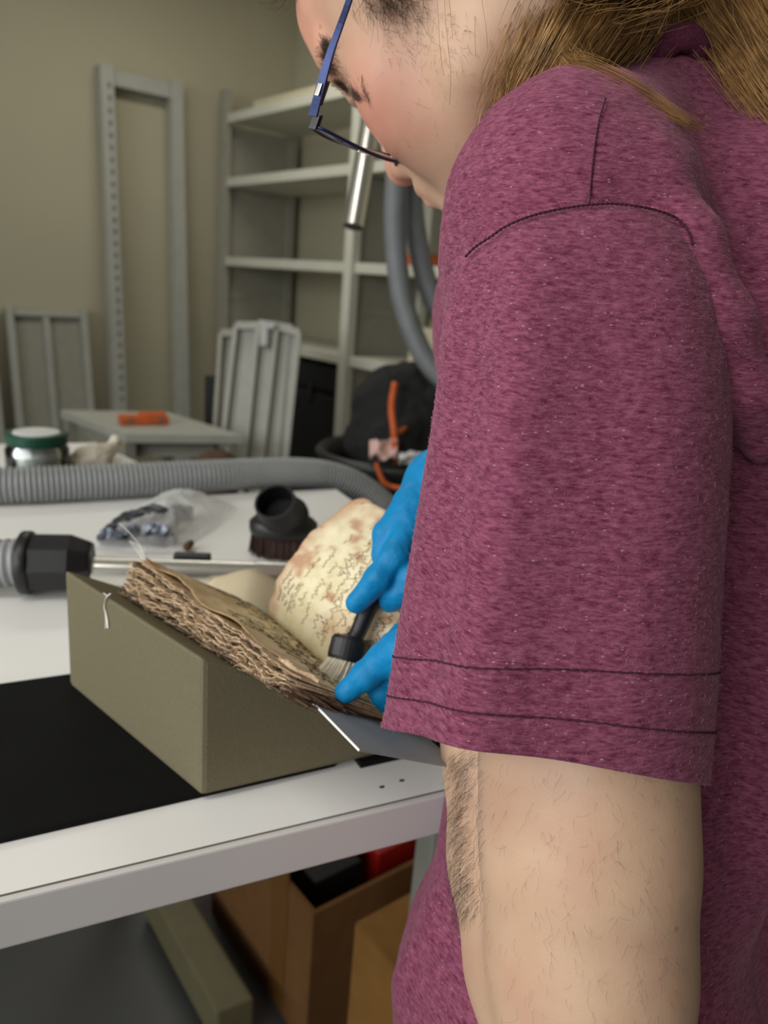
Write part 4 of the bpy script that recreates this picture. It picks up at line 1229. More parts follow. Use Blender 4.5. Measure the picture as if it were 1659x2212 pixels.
# neck, shoulders, arms
NB = V(1400, 200, .56)
F.chain([(*H(0, -.03, -.05), .055), (*((H(0, -.03, -.05) + NB) / 2), .056), (*NB, .066)], .03)
F.chain([V4(1400, 280, .56, .05), V4(1320, 430, .47, .045), V4(1290, 560, .43, .042)], .03)
F.chain([V4(1290, 560, .43, .042), V4(1275, 1000, .405, .042), V4(1268, 1400, .393, .045), V4(1264, 1650, .387, .0488), V4(1268, 1850, .384, .0488), V4(1272, 2080, .382, .0465), V4(1278, 2330, .380, .044)], .02)
F.chain([V4(1275, 2350, .385, .042), V4(1200, 2080, .42, .0465), V4(1150, 1850, .45, .0465), V4(1112, 1640, .478, .042), V4(1060, 1500, .50, .034), V4(1000, 1430, .515, .027)], .016)
F.chain([V4(1430, 260, .60, .06), V4(1500, 420, .74, .052), V4(1330, 900, .78, .044), V4(1180, 1040, .74, .04), V4(1060, 1015, .64, .03), V4(1010, 1020, .61, .026)], .03)
F.chain([V4(1420, 320, .57, .07), V4(1420, 700, .60, .09), V4(1480, 1300, .60, .08), V4(1500, 1650, .59, .07), V4(1480, 1900, .58, .07)], .04)   # trunk inside the shirt
def clear_of_table(v):
    """keep soft surfaces off the table top where they lean on its edge (view frame in and out)"""
    w = v2w(v); d = w - FR; b = d @ ty; a = -(d @ tx)
    lim = -.004 + np.maximum(0, np.abs(w[:, 2] - .893) - .03) * 1.2
    push = np.where((a > -.03) & (a < .6) & (b > lim) & (b < .25), np.maximum(0, b - lim), 0) * np.clip((a + .03) / .03, 0, 1)
    push[np.abs(w[:, 2] - .893) > .12] = 0
    w = w - push[:, None] * ty - CAM
    return np.stack([w @ RT, w @ UP, w @ FW], 1)
Vs, Q = F.mesh()
Vs = clear_of_table(relax(Vs, Q, 3, .5))
loc = (Vs - HC) @ HM
bl = .85 * np.exp(-(((loc[:, 0] - .055) / .03) ** 2 + ((loc[:, 1] - .055) / .035) ** 2 + ((loc[:, 2] + .035) / .035) ** 2))
bl = np.maximum(bl, .8 * np.exp(-((loc[:, 0] / .02) ** 2 + ((loc[:, 1] - .108) / .018) ** 2 + ((loc[:, 2] + .042) / .018) ** 2)))
bl = np.maximum(bl, .5 * np.exp(-(((loc[:, 1] - .07) / .03) ** 2 + ((loc[:, 2] - .05) / .05) ** 2)) * (np.linalg.norm(loc, axis=1) < .2))
bl = np.maximum(bl, .9 * np.exp(-((loc[:, 0] / .024) ** 2 + ((loc[:, 1] - .102) / .014) ** 2 + ((loc[:, 2] + .073) / .009) ** 2)))
body = mk('body', v2w(Vs), flip(Q), 'skin', person, smooth=True, attr={'blush': bl})

# eyes, lashes, brows
def HW(x, y, z): return v2w(H(x, y, z))
for s in (1, -1):
    pts = []
    for k in range(26):
        u = k / 25; bx_ = (.020 + .028 * u) * s
        p0 = np.array([bx_, .0885 - .011 * u - .006 * u * u, -.0035 + .002 * math.sin(u * 3)])
        p1 = p0 + np.array([.003 * s * (u - .3), .008, -.004 + .002 * u]); pm_ = (p0 + p1) / 2 + np.array([0, .0005, -.0015])
        pts.append(smooth_path([HW(*p0), HW(*pm_), HW(*p1)], 5))
    mk('eyelashes', *strands(pts, .00022, .0001), 'hair_body', body, kind='stuff')
    pts = []
    for k in range(420):
        u = RNG.uniform(0, 1); vv = RNG.normal() * .0030 * (1.1 - .6 * u)
        p0 = np.array([(.014 + .044 * u) * s, .0985 - .012 * u - .016 * u * u, .021 + .006 * math.sin(u * 2.6) + vv])
        d = np.array([.007 * s, -.001 - .004 * u, .002 - .004 * u]) + RNG.normal(size=3) * .0012
        pts.append([HW(*p0), HW(*(p0 + d * .5 + [0, .0008, 0])), HW(*(p0 + d))])
    mk('eyebrow', *strands(pts, .00028, .00012), 'hair_body', body, kind='stuff')

# ------------------------------------------------------------------ hair on the head
def strand_bundle(guides, n, spread, r, jitter=.002, seg=3, npt=18, fr=(.7, 1.0), r1=None):
    """hairs along guide paths; every guide is [(px,py,d)...] with a bundle radius in metres"""
    out = []
    for i in range(n):
        g_ = guides[int(RNG.integers(0, len(guides)))]
        o = RNG.normal(size=3) * spread; o2 = o * .75 + RNG.normal(size=3) * spread * .35; jj = jitter * RNG.choice([.35, .35, .5, 1.2])
        pts = []
        for k, p in enumerate(g_):
            w = k / (len(g_) - 1)
            pts.append(V(*p[:3]) + (o * (1 - w) + o2 * w) * (1.0 if len(p) < 4 else p[3]) + RNG.normal(size=3) * jj)
        q_ = smooth_path(pts, npt)
        q_ = q_[:max(4, int(npt * RNG.uniform(*fr)))]
        out.append(v2w(q_))
    return strands(out, r, r if r1 is None else r1, seg)
hg_front = [[(1215, -120, .43), (1200, 0, .425), (1155, 110, .418), (1110, 215, .422), (1075, 310, .44)],
            [(1290, -120, .43), (1250, 0, .425), (1195, 100, .415), (1140, 205, .42), (1098, 300, .44)],
            [(1340, -120, .435), (1305, 0, .43), (1245, 90, .415), (1190, 180, .412), (1140, 260, .435)],
            [(1390, -120, .44), (1350, 0, .435), (1295, 70, .42), (1238, 145, .412), (1185, 225, .43)]]
hg_tail = [[(1350, -60, .425), (1300, 60, .41), (1245, 140, .395), (1300, 172, .385, 1.0), (1400, 222, .378, .9), (1490, 268, .378, .6), (1556, 288, .384, .3)],
           [(1330, -60, .425), (1270, 70, .41), (1225, 145, .395), (1280, 166, .386, 1.2), (1370, 208, .378, 1.1), (1460, 254, .376, .7), (1530, 280, .38, .35)]]
hg_back = [[(1480, -120, .46), (1510, -20, .455), (1550, 65, .45), (1615, 150, .445), (1675, 225, .44), (1800, 360, .44)],
           [(1510, -120, .455), (1560, 0, .45), (1610, 80, .44), (1660, 175, .435), (1820, 380, .43)],
           [(1540, -120, .45), (1590, 0, .445), (1650, 90, .435), (1720, 190, .43), (1840, 360, .43)],
           [(1600, -120, .45), (1650, 0, .445), (1700, 90, .44), (1850, 320, .44)]]
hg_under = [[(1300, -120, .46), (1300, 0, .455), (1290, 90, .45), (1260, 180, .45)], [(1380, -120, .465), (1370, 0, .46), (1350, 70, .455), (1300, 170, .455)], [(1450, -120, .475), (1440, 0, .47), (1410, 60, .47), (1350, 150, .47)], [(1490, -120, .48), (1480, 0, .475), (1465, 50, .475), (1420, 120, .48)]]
mk('hair', *strand_bundle(hg_front, 2200, .0080, .00013, .0012), 'hair', person, kind='stuff', label='long light brown hair beside the neck')
mk('hair', *strand_bundle(hg_back, 2800, .0105, .00014, .0016), 'hair', person, kind='stuff', label='long light brown hair behind the collar')
mk('hair', *strand_bundle(hg_tail, 600, .0034, .00014, .0009, fr=(.5, 1.0), r1=.00005), 'hair', person, kind='stuff', label='hair wisp lying across the shoulder')
mk('hair', *strand_bundle(hg_under, 1300, .011, .0002, .002), 'hair_dark', person, kind='stuff', label='darker hair lying underneath at the neck')
fly = [[(980, -120, .43), (985, 0, .42), (992, 120, .41), (1000, 200, .405), (1015, 240, .40)], [(1140, 0, .44), (1110, 120, .42), (1092, 190, .41), (1094, 250, .40)], [(1180, 60, .43), (1090, 150, .41), (1060, 260, .40), (1050, 330, .40)]]
hg_mid = [[(1400, -120, .45), (1370, 0, .445), (1320, 70, .435), (1262, 150, .42), (1215, 215, .425)], [(1450, -120, .455), (1420, 0, .45), (1370, 60, .445), (1310, 130, .43), (1250, 200, .43)], [(1380, -120, .45), (1400, 0, .45), (1370, 90, .45), (1330, 140, .445), (1290, 190, .45)]]
mk('hair', *strand_bundle(hg_mid, 420, .010, .00016, .0028), 'hair', person, kind='stuff', label='loose light brown strands between neck and collar')
mk('stray_hairs', *strand_bundle(fly, 26, .008, .00013, .003), 'hair', person, kind='stuff')
fly = [[(640, -60, .50), (620, -10, .50), (592, 20, .50), (575, 5, .50)], [(660, -60, .50), (640, -20, .50), (600, 0, .50), (560, -4, .50)], [(650, -60, .50), (628, 0, .50), (610, 30, .50), (590, 50, .50)]]
mk('stray_hairs', *strand_bundle(fly, 18, .004, .00013, .002), 'hair_dark', person, kind='stuff')
# scalp cap of hair above the frame: cranium shell
FH = Field(*[np.arange(l, h, .004) for l, h in zip(HC - .16, HC + .16)])
FH.ell(H(0, -.022, .058), (.083, .100, .088), HM, .01)
FH.ell(H(0, -.075, -.02), (.072, .050, .085), HM, .04)
FH.ell(H(0, .09, -.03), (.20, .085, .115), HM, .02, True)
v, q = FH.mesh(); v = relax(v, q, 2); nn_ = vnormals(v, q); hd_ = []
for j in RNG.choice(len(v), 2600):
    if (v[j] - H(0, -.03, .03)) @ nn_[j] < 0: nn_[j] = -nn_[j]
    d_ = -HM[:, 2] * .7 - HM[:, 1] * .8 + RNG.normal(size=3) * .12; d_ = nrm(d_ - nn_[j] * (d_ @ nn_[j])); L = RNG.uniform(.03, .07)
    hd_.append(v2w([v[j] - nn_[j] * .001, v[j] + d_ * L * .35 + nn_[j] * .0012, v[j] + d_ * L * .7 + nn_[j] * .0002, v[j] + d_ * L - nn_[j] * L * .12]))
mk('hair', *strands(hd_, .00022, .0001), 'hair', person, kind='stuff', label='combed strands over the crown')
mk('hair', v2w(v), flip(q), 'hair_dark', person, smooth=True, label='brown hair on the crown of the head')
# sideburn, temple and cheek down
pts = []
HV = Vs[(Vs[:, 2] < .62)]; HN = vnormals(Vs, Q)[(Vs[:, 2] < .62)]
HPX = np.stack([CX + FPX * HV[:, 0] / HV[:, 2], CY - FPX * HV[:, 1] / HV[:, 2]], 1)
_key = (np.floor(HPX[:, 0] / 12) * 10000 + np.floor(HPX[:, 1] / 12)).astype(np.int64); _ord = np.argsort(_key, kind='stable'); _ks = _key[_ord]
def root(px, py):
    i = []
    for dx in (-1, 0, 1):
        for dy in (-1, 0, 1):
            kk = int(math.floor(px / 12) + dx) * 10000 + int(math.floor(py / 12) + dy)
            a, b = np.searchsorted(_ks, [kk, kk + 1]); i.append(_ord[a:b])
    i = np.concatenate(i); i = i[((HPX[i] - [px, py]) ** 2).sum(1) < 90]
    if not len(i): return None
    j = i[HV[i, 2].argmin()]; return HV[j], HN[j] * -1
def short_hairs(n, sample, ln, dirpx, rad, curl=.3):
    out = []
    for i in range(n):
        px, py = sample(); h = root(px, py)
        if h is None: continue
        p, nn = h
        nn = nn if nn[2] < 0 else -nn
        a = math.atan2(dirpx[1], dirpx[0]) + RNG.normal() * curl; L = ln * RNG.uniform(.5, 1.3)
        d = np.array([math.cos(a), -math.sin(a), 0]); d = d - nn * (d @ nn); d = nrm(d)
        b2 = nrm(np.cross(nn, d)) * RNG.normal() * .25
        out.append(v2w(smooth_path([p - nn * .0005, p + nn * L * .22 + d * L * .4, p + nn * L * .25 + (d + b2) * L], 5)))
    return strands(out, rad, rad * .5)
mk('sideburn_hair', *short_hairs(260, lambda: (830 + RNG.normal() * 34, -18 + abs(RNG.normal()) * 26), .012, (.6, .8), .00011, .8), 'hair_dark', body, kind='stuff')
mk('cheek_hair', *short_hairs(170, lambda: (RNG.uniform(820, 1010), RNG.uniform(30, 140) + RNG.normal() * 15), .006, (.5, .9), .00006, .6), 'hair_body', body, kind='stuff')
mk('cheek_hair', *short_hairs(40, lambda: (RNG.uniform(840, 1060), RNG.uniform(120, 330)), .005, (.3, 1), .00007, .6), 'hair', body, kind='stuff')
brow = smooth_path([(694, 98, 0), (701, 140, 0), (722, 182, 0), (752, 212, 0), (772, 226, 0)], 40)
def brow_px():
    u = RNG.uniform(0, 1); p = brow[int(u * 39)]; return p[0] + abs(RNG.normal()) * 11 * (1.1 - .4 * u) , p[1] - abs(RNG.normal()) * 4 + 4
mk('eyebrow', *short_hairs(950, brow_px, .006, (-.45, -.85), .00010, .35), 'hair_body', body, kind='stuff')
lash = smooth_path([(772, 166, 0), (778, 190, 0), (788, 216, 0)], 20)
mk('eyelashes', *short_hairs(50, lambda: (lambda p: (p[0] + RNG.normal() * 3, p[1] + RNG.normal() * 4))(lash[int(RNG.uniform(0, 19))]), .005, (.25, 1), .00009, .6), 'hair_body', body, kind='stuff')
mk('arm_hair', *short_hairs(800, lambda: (RNG.triangular(958, 985, 1045) + 0, RNG.uniform(1615, 1980)), .011, (-.6, .8), .00006, .3), 'hair_body', body, kind='stuff')
mk('arm_hair', *short_hairs(260, lambda: (RNG.uniform(1040, 1480), RNG.uniform(1640, 2200)), .006, (.0, 1), .00004, .5), 'hair_body', body, kind='stuff')

# ------------------------------------------------------------------ gloves
def glove_mesh(chains, lo, hi, k=.006, res=.0013):
    G = Field(*[np.arange(l, h, res) for l, h in zip(lo, hi)])
    for c, kk in chains: G.chain(c, kk)
    v, q = G.mesh(); v = relax(v, q, 2)
    n = vnormals(v, q)
    wr = np.array([fbm(*(p * 95)) * .0005 + fbm(*(p * 38)) * .0008 for p in v])
    return v + n * wr[:, None], q
# right hand: index finger straight along the handle, middle finger bent behind it, thumb below
rh = [([V4(885, 1150, 0.558, .0125), V4(852, 1205, 0.538, .0108), V4(818, 1248, 0.534, .0096), V4(770, 1302, 0.540, .0078)], .004),
      ([V4(880, 1105, 0.568, .0125), V4(836, 1155, 0.560, .0105), V4(832, 1200, 0.558, .0095), V4(842, 1232, 0.563, .0085)], .003),
      ([V4(905, 1100, 0.583, .012), V4(870, 1150, 0.590, .0105), V4(862, 1200, 0.590, .0095), V4(870, 1240, 0.588, .0085)], .003),
      ([V4(920, 1110, 0.598, .0115), V4(890, 1165, 0.608, .0095), V4(885, 1215, 0.606, .0085)], .003),
      ([V4(940, 1190, 0.553, .0135), V4(890, 1250, 0.538, .0115), V4(858, 1282, 0.541, .0102), V4(845, 1298, 0.544, .0088)], .004),
      ([V4(900, 1085, 0.576, .016), V4(950, 1050, 0.593, .026), V4(1010, 1020, 0.608, .029), V4(1060, 1012, 0.628, .031)], .012),
      ([V4(885, 1135, 0.564, .014), V4(950, 1090, 0.588, .024)], .012), ([V4(935, 1180, 0.563, .014), V4(975, 1090, 0.588, .022)], .012)]
pts = np.array([p for c, _ in rh for p in c])
v, q = glove_mesh(rh, pts[:, :3].min(0) - .045, pts[:, :3].max(0) + .045)
mk('glove', v2w(v), flip(q), 'glove', person, smooth=True, label='blue glove on the hand holding the brush')
# left hand: index finger pressing the page, the others folded
lh = [([V4(868, 1402, 0.486, .0125), V4(828, 1424, 0.494, .0104), V4(790, 1458, .494, .0090), V4(748, 1494, .497, .0076)], .004),
      ([V4(880, 1430, 0.494, .011), V4(842, 1466, 0.506, .0095), V4(826, 1494, 0.509, .0088), V4(834, 1514, 0.512, .008)], .003),
      ([V4(890, 1445, 0.502, .012), V4(860, 1480, 0.516, .0105), V4(850, 1510, 0.519, .009), V4(858, 1528, 0.520, .008)], .003),
      ([V4(910, 1455, 0.509, .0115), V4(885, 1495, 0.524, .0095), V4(880, 1522, 0.526, .0085)], .003),
      ([V4(930, 1400, 0.494, .014), V4(880, 1385, 0.509, .012), V4(850, 1400, 0.522, .010), V4(842, 1415, 0.529, .009)], .004),
      ([V4(885, 1412, 0.491, .015), V4(940, 1420, 0.499, .025), V4(1000, 1430, 0.509, .029), V4(1050, 1480, 0.499, .033)], .012)]
pts = np.array([p for c, _ in lh for p in c])
v, q = glove_mesh(lh, pts[:, :3].min(0) - .045, pts[:, :3].max(0) + .045)
mk('glove', v2w(v), flip(q), 'glove', person, smooth=True, label='blue glove on the hand pressing the page')

# ------------------------------------------------------------------ t-shirt body
TS = Field(np.arange(-.05, .62, .0035), np.arange(-.55, .42, .0035), np.arange(.30, .95, .0035))
TS.chain([V4(1420, 520, .56, .115), V4(1340, 700, .57, .132), V4(1370, 1150, .57, .13), V4(1335, 1600, .515, .082), V4(1268, 1815, .508, .090), V4(1235, 2150, .515, .111), V4(1225, 2500, .53, .125)], .03)
TS.chain([V4(1500, 900, .60, .12), V4(1540, 1200, .60, .115), V4(1580, 1600, .58, .095), V4(1550, 2100, .60, .115), V4(1530, 2500, .62, .125)], .04)
TS.chain([V4(1480, 480, .70, .105), V4(1500, 800, .71, .12), V4(1610, 1300, .71, .115), V4(1660, 1700, .70, .105), V4(1650, 2500, .70, .115)], .04)
TS.ell(V(1225, 515, .432), (.070, .081, .078), None, .02)                        # rounded shoulder
TS.ell(V(1250, 700, .44), (.072, .11, .070), None, .02)
TS.chain([V4(1270, 370, .435, .046), V4(1400, 270, .50, .046), V4(1520, 270, .56, .055)], .02)   # slope to the neck
TS.chain([V4(1440, 330, .50, .045), V4(1600, 560, .478, .065), V4(1720, 850, .46, .085)], .03)      # shoulder blade
# draped folds running from the shoulder to the arm pit
TS.chain([V4(1330, 235, .400, .010), V4(1400, 380, .377, .014), V4(1480, 530, .368, .016), V4(1555, 700, .368, .016), V4(1612, 850, .376, .014), V4(1640, 980, .392, .008)], .010)
TS.chain([V4(1490, 560, .385, .008), V4(1545, 680, .384, .010), V4(1578, 800, .390, .010), V4(1562, 930, .40, .008)], .008)
TS.chain([V4(1720, 760, .43, .03), V4(1665, 960, .44, .03), V4(1615, 1180, .455, .026), V4(1650, 1500, .46, .03), V4(1680, 1750, .46, .03)], .02)
TS.chain([V4(1570, 1950, .46, .02), V4(1660, 1750, .455, .024), V4(1760, 1500, .46, .02)], .02)
TS.chain([V4(880, 2130, .50, .010), V4(950, 1985, .49, .012), V4(1010, 1900, .485, .010)], .014)
Vt, Qt = TS.mesh()
Vt = relax(Vt, Qt, 6, .5)
Nt = vnormals(Vt, Qt)
fold = np.array([fbm(p[0] * 9, p[1] * 5, p[2] * 9) * .0045 + fbm(p[0] * 26, p[1] * 14, p[2] * 26) * .0014 for p in Vt])
Vt = Vt + Nt * fold[:, None]
Vt = clear_of_table(Vt)
shirt = mk('t_shirt', v2w(Vt), flip(Qt), 'heather', person, smooth=True, label='wine red heathered t-shirt')
# ------------------------------------------------------------------ sleeve
rings = [  # left px, right px, depth, bow (px), half depth
    ((1010, 560), (1474, 545), .405, 442, .050),
    ((980, 590), (1496, 575), .398, 456, .054),
    ((955, 700), (1538, 690), .391, 600, .058),
    ((940, 850), (1560, 880), .388, 800, .060),
    ((908, 1060), (1556, 1060), .386, 1045, .061),
    ((872, 1280), (1543, 1270), .384, 1278, .061),
    ((848, 1440), (1533, 1480), .383, 1480, .062),
    ((822, 1572), (1515, 1690), .383, 1652, .063)]
RA = np.array([[*l, *r, d, b, h] for l, r, d, b, h in rings], float)
def ring_at(w):
    k = w * (len(RA) - 1); i = min(int(k), len(RA) - 2); f_ = k - i
    p0, p1, p2, p3 = RA[max(i - 1, 0)], RA[i], RA[i + 1], RA[min(i + 2, len(RA) - 1)]
    return .5 * (2 * p1 + (p2 - p0) * f_ + (2 * p0 - 5 * p1 + 4 * p2 - p3) * f_ ** 2 + (-p0 + 3 * p1 - 3 * p2 + p3) * f_ ** 3)
def sleeve_pt(w, a, off=0.0):
    """w from the arm-hole seam to the hem, a around (0 right, 90 towards the viewer, 180 left)"""
    r = ring_at(w); L, R = V(r[0], r[1], r[4]), V(r[2], r[3], r[4])
    c = (L + R) / 2; e = (R - L) / 2; la = np.linalg.norm(e); ca, sa = math.cos(a), math.sin(a)
    dg = math.degrees(a)
    m_ = 1.0 + .10 * math.exp(-((dg - 121) / 12) ** 2) * min(1, w * 3) - .06 * math.exp(-((dg - 148) / 13) ** 2) * min(1, w * 3) - .05 * math.exp(-((dg - 90) / 18) ** 2) * min(1, w * 2.2)
    m_ += .018 * math.exp(-((dg - 60) / 16) ** 2) * (1 - w) + .012 * math.sin(a * 9 + w * 3) * max(0, 1 - w * 4) * (1 if sa > 0 else 0)
    m_ += .010 * fbm(ca * 1.6, sa * 1.6 + 5, w * 4) + .004 * fbm(ca * 5, sa * 5, w * 10)
    bow = -(r[5] - CY) / FPX * (r[4] - r[6]) - c[1]
    p = c + (e * ca) * m_ + np.array([0, 0, -1.0]) * (r[6] * m_ + off) * sa + np.array([0, bow * (max(sa, 0) ** (1 + .9 * max(0, 1 - w * 4)) if sa > 0 else max(sa, -.45)), 0]) + e / la * off * ca
    return p
NW, NA = 110, 144
A = np.linspace(0, 2 * math.pi, NA, endpoint=False)
out = np.array([[sleeve_pt(w, a) for a in A] for w in np.linspace(0, 1, NW)])
inn = np.array([[sleeve_pt(w, a, -.0022) for a in A] for w in (1.0, .97, .9, .8)])
allr = np.concatenate([out, inn]); nr_ = len(allr)
Fs = [[i * NA + k, i * NA + (k + 1) % NA, (i + 1) * NA + (k + 1) % NA, (i + 1) * NA + k] for i in range(nr_ - 1) for k in range(NA)]
sl = mk('sleeve', v2w(allr.reshape(-1, 3)), Fs, 'heather', shirt, smooth=True)
def stitch(fn, n, r, mt='seam_thread_shade', wob=.0001, nm='seam', par=None):
    q_ = np.array([fn(k / (n - 1)) for k in range(n)]); q_ = q_ + RNG.normal(size=q_.shape) * wob
    return mk(nm, *tube(v2w(q_), r * (1 + .35 * np.sin(np.arange(n) * 1.9)), 6), mt, par or shirt, smooth=True)
stitch(lambda u: sleeve_pt(.835, math.pi * (1.03 - 1.06 * u), .0002), 220, .00045, par=sl)
stitch(lambda u: sleeve_pt(.915, math.pi * (1.03 - 1.06 * u), .0002), 220, .00045, par=sl)
# arm-hole seam and shoulder seam laid into the surface of the shirt
SH = np.concatenate([Vt, out.reshape(-1, 3)]); SPX = np.stack([CX + FPX * SH[:, 0] / SH[:, 2], CY - FPX * SH[:, 1] / SH[:, 2]], 1)
def onshirt(px, py, off=.0004):
    d2 = ((SPX - [px, py]) ** 2).sum(1); i = np.where(d2 < 260)[0]; j = i[SH[i, 2].argmin()]; return V(px, py, SH[j, 2] - off)
def seamline(pts, n, r, nm):
    q_ = smooth_path([(x, y, 0) for x, y in pts], n); w3 = np.array([onshirt(x, y) for x, y, _ in q_])
    for _ in range(4): w3[1:-1] = (w3[:-2] + 2 * w3[1:-1] + w3[2:]) / 4
    w3[:, 2] -= .0002
    mk(nm, *tube(v2w(w3), r * (1 + .3 * np.sin(np.arange(n) * 1.7)), 6), 'seam_thread_shade', shirt, smooth=True)
sp_ = [sleeve_pt(.05, a) for a in np.radians(np.linspace(172, 14, 14))]
seamline([(CX + FPX * p[0] / p[2], CY - FPX * p[1] / p[2]) for p in sp_], 200, .0006, 'seam')  # dark tube stands in for the shade in the recessed arm-hole crease
seamline([(1308, 212), (1292, 270), (1282, 340), (1276, 400), (1274, 438)], 90, .0004, 'seam')
# ribbed collar
nc_, nd = V(1392, 100, .545), nrm(V(1100, -40, .50) - V(1420, 230, .575))
e1_ = V(1478, 92, .482) - nc_; e1_ = nrm(e1_ - nd * (e1_ @ nd)); e2_ = np.cross(nd, e1_)
dc = onshirt(1476, 118)[2] - .004
ringp = v2w(smooth_path([V(*p) for p in ((1424, 122, dc + .012), (1446, 96, dc + .004), (1470, 82, dc), (1496, 86, dc + .002), (1518, 110, dc + .012), (1530, 120, dc + .05), (1500, 80, dc + .10), (1440, 60, dc + .13), (1375, 80, dc + .11), (1365, 130, dc + .06), (1395, 140, dc + .025), (1424, 122, dc + .012))], 110))
mk('collar', *tube(ringp, .0076 * (1 + .05 * np.sin(np.arange(110) * 2.4)), 12, cap=False), 'rib_knit', shirt, smooth=True)
# fuzz: short fibre ends standing off the jersey
fz_ = []
SN_ = vnormals(Vt, Qt); iv = np.where((Vt[:, 2] < .50) & (Vt[:, 0] / Vt[:, 2] * FPX + CX < 1700))[0]
for j in RNG.choice(iv, 3500):
    n_ = SN_[j]; t_ = nrm(np.cross(n_, RNG.normal(size=3))); L = RNG.uniform(.0007, .002)
    p_ = Vt[j] + RNG.normal(size=3) * .001; p_ = p_ - n_ * ((p_ - Vt[j]) @ n_)
    fz_.append(v2w([p_ - n_ * .0003, p_ + n_ * L * .35 + t_ * L * .5, p_ + n_ * L * .3 + t_ * L * 1.3]))
for _ in range(5000):
    w_, a_ = RNG.uniform(.03, 1), RNG.uniform(-.35, math.pi + .35); p_ = sleeve_pt(w_, a_); n_ = nrm(sleeve_pt(w_, a_, .002) - p_)
    t_ = nrm(np.cross(n_, RNG.normal(size=3))); L = RNG.uniform(.0007, .002)
    fz_.append(v2w([p_ - n_ * .0003, p_ + n_ * L * .35 + t_ * L * .5, p_ + n_ * L * .3 + t_ * L * 1.3]))
mk('fabric_fuzz', *strands(fz_, .00004), 'fuzz', shirt, kind='stuff')
# ------------------------------------------------------------------ trousers and shoes (below the frame)
hipc = P(1290, 2420, .64)
mb = []
for s, nm in ((-1, 'trouser_leg'), (1, 'trouser_leg')):
    sh = nrm(FW * [1, 1, 0]) * .09 * s
    top_ = np.array([hipc[0], hipc[1], .80]) + sh; bot = np.array([PB[0] - .0, PB[1] - .12, .08]) + sh * 1.1
    top_ = top_ + np.array([.04, -.06, 0])
    mk(nm, *tube(smooth_path([top_, (top_ + bot) / 2 + np.array([.0, .01, 0]), bot], 20), np.linspace(.10, .062, 20), 20), 'jeans', person, smooth=True)
    fwd = nrm(-RT * [1, 1, 0] + FW * [1, 1, 0] * .3)
    v, q = blob([[(*(bot + fwd * -.05 + [0, 0, -.035]), .045), (*(bot + fwd * .06 + [0, 0, -.04]), .042), (*(bot + fwd * .15 + [0, 0, -.05]), .032)]], .006, .02)
    v[:, 2] = np.maximum(v[:, 2], 0)
    mk('shoe', v, q, 'shoe', person, smooth=True)

# ================================================================== GLASSES
gl = thing('eyeglasses', HW(0, .11, -.01), 'blue metal framed eyeglasses low on the nose', 'glasses')
hin = V(672, 258, .445)
tem = smooth_path([V(676, 250, .445), V(692, 190, .441), V(712, 120, .434), V(735, 55, .428), V(756, -5, .424), V(756, -5, .424) + np.array([.0134, .0326, -.0136]), V(756, -5, .424) + np.array([.0230, .0560, -.0225]), V(756, -5, .424) + np.array([.0335, .0640, -.0245])], 44)
# flat temple arm
mb = MB()
tw = v2w(tem); side = nrm(v2w(H(1, 0, 0)) - v2w(H(0, 0, 0)))
T_ = np.gradient(tw, axis=0); 
Vs_, Fs_ = [], []
for i, p in enumerate(tw):
    t_ = nrm(T_[i]); b_ = nrm(np.cross(t_, side)); hgt = np.interp(i / 29, [0, .2, .4, 1], [.0034, .0030, .0022, .0016])
    for (x, y) in ((-1, -1), (1, -1), (1, 1), (-1, 1)): Vs_.append(p + b_ * hgt * x + side * .0007 * y)
for i in range(len(tw) - 1):
    for k in range(4): Fs_.append([i * 4 + k, i * 4 + (k + 1) % 4, (i + 1) * 4 + (k + 1) % 4, (i + 1) * 4 + k])
Fs_ += [[0, 1, 2, 3], [len(Vs_) - 4 + k for k in (3, 2, 1, 0)]]
tmpl = mk('temple_arm', Vs_, Fs_, 'frame_blue', gl)
a_, b_ = v2w(V(684, 226, .4445)), v2w(V(700, 178, .441))
mk('temple_sleeve', *box(v2w(V(693, 200, .4435)), nrm(b_ - a_) * .0068, nrm(np.cross(b_ - a_, side)) * .0034, side * .0014), 'frame_black', tmpl, bevel=.0005)
mk('silver_inlay', *box(v2w(V(690, 192, .4405)), nrm(b_ - a_) * .0034, nrm(np.cross(b_ - a_, side)) * .0016, side * .0012), 'silver', tmpl, bevel=.0003)
hdir = nrm(v2w(V(672, 262, .445)) - v2w(V(690, 262, .45)))
mk('hinge', *box(v2w(V(682, 262, .446)), nrm(b_ - a_) * .0040, nrm(np.cross(b_ - a_, side)) * .0030, side * .0018), 'frame_black', gl, bevel=.0006)
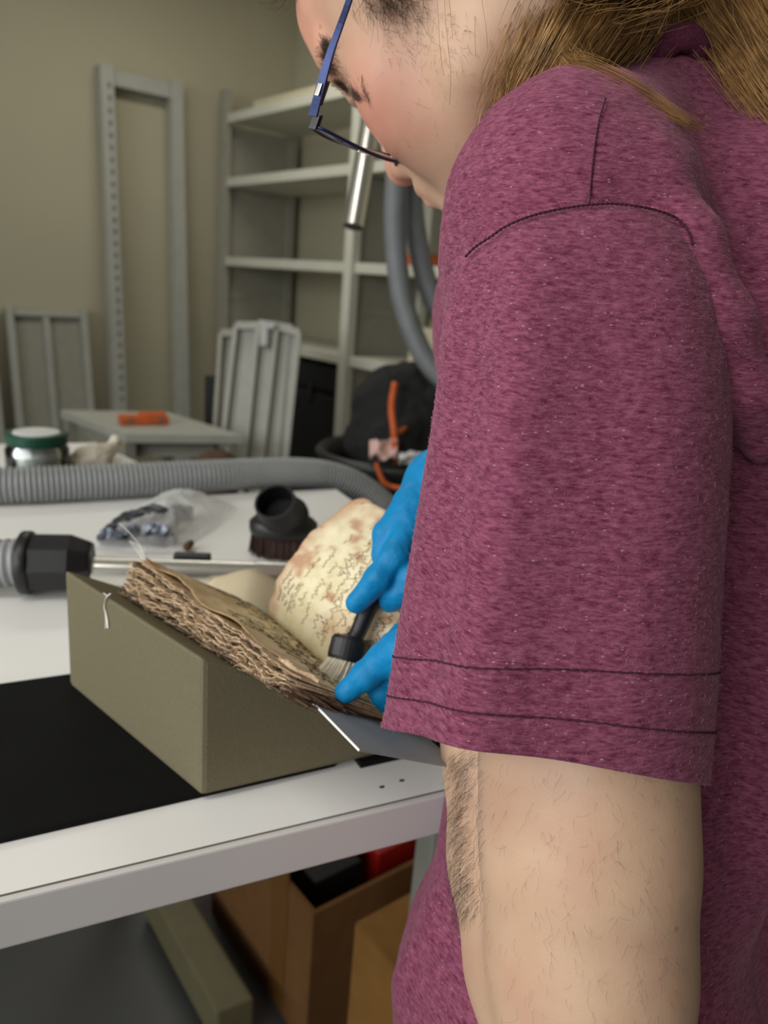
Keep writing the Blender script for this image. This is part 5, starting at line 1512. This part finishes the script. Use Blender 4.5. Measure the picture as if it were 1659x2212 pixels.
# lens rim: an ellipse in the plane of the glasses
lc = (V(686, 268, .446) + V(862, 336, .53)) / 2
le1 = (V(862, 336, .53) - V(686, 268, .446)) / 2           # half of the lens width
hv = np.array([-.688, .4925, .532])
le2 = nrm(hv - nrm(le1) * (hv @ nrm(le1))) * .017
lenN = nrm(np.cross(le1, le2))
bowd = lenN if lenN[1] < 0 else -lenN
def rim(a, k=1.0, c=0.0): return lc + bowd * .003 + le1 * math.cos(a) * k + le2 * math.sin(a) * k + bowd * (.0035 * math.cos(a) ** 2 * -1 + .002 + c)
R_ = np.array([v2w(rim(a)) for a in np.linspace(0, 2 * math.pi, 72)])
mk('lens_rim', *tube(R_, .0011, 8, cap=False), 'frame_blue', gl, smooth=True)
def lens(u, w): return v2w(rim(u * 2 * math.pi, w * .985, .0015 * (1 - w * w)))
mk('lens', *grid(lens, 64, 8), 'lens_glass', gl, smooth=True)
# far lens, bridge and far temple
off = nrm(-HM[:, 0] * .5 + nrm(le1) * .5) * (2 * np.linalg.norm(le1) + .012)
R2 = np.array([v2w(rim(a) + off) for a in np.linspace(0, 2 * math.pi, 72)])
mk('lens_rim', *tube(R2, .0011, 8, cap=False), 'frame_blue', gl, smooth=True)
mk('lens', *grid(lambda u, w: v2w(rim(u * 2 * math.pi, w * .985, .0015 * (1 - w * w)) + off), 64, 8), 'lens_glass', gl, smooth=True)
mk('bridge', *tube(smooth_path([v2w(rim(.2)), v2w(rim(.1) + nrm(le1) * .010 + bowd * .004 + nrm(le2) * .002), v2w(rim(math.pi - .2) + off)], 16), .0012, 8), 'frame_blue', gl, smooth=True)
ft_ = np.array([v2w(p + nrm(le1) * (4 * np.linalg.norm(le1) + .024) * 1.0) for p in tem])
mk('temple_arm', *tube(ft_, .0016, 8), 'frame_blue', gl, smooth=True)
for s, ang in ((1, .35), (2, math.pi - .35)):
    p0 = rim(ang) if s == 1 else rim(ang) + off
    mk('nose_pad', *lathe([(0, 0), (.003, .0005), (.004, .0015), (.003, .0025), (0, .003)], v2w(p0 - bowd * .004), v2w(np.array(bowd) * 1.0) - v2w(np.zeros(3)), 14), 'lens_glass', gl, smooth=True)
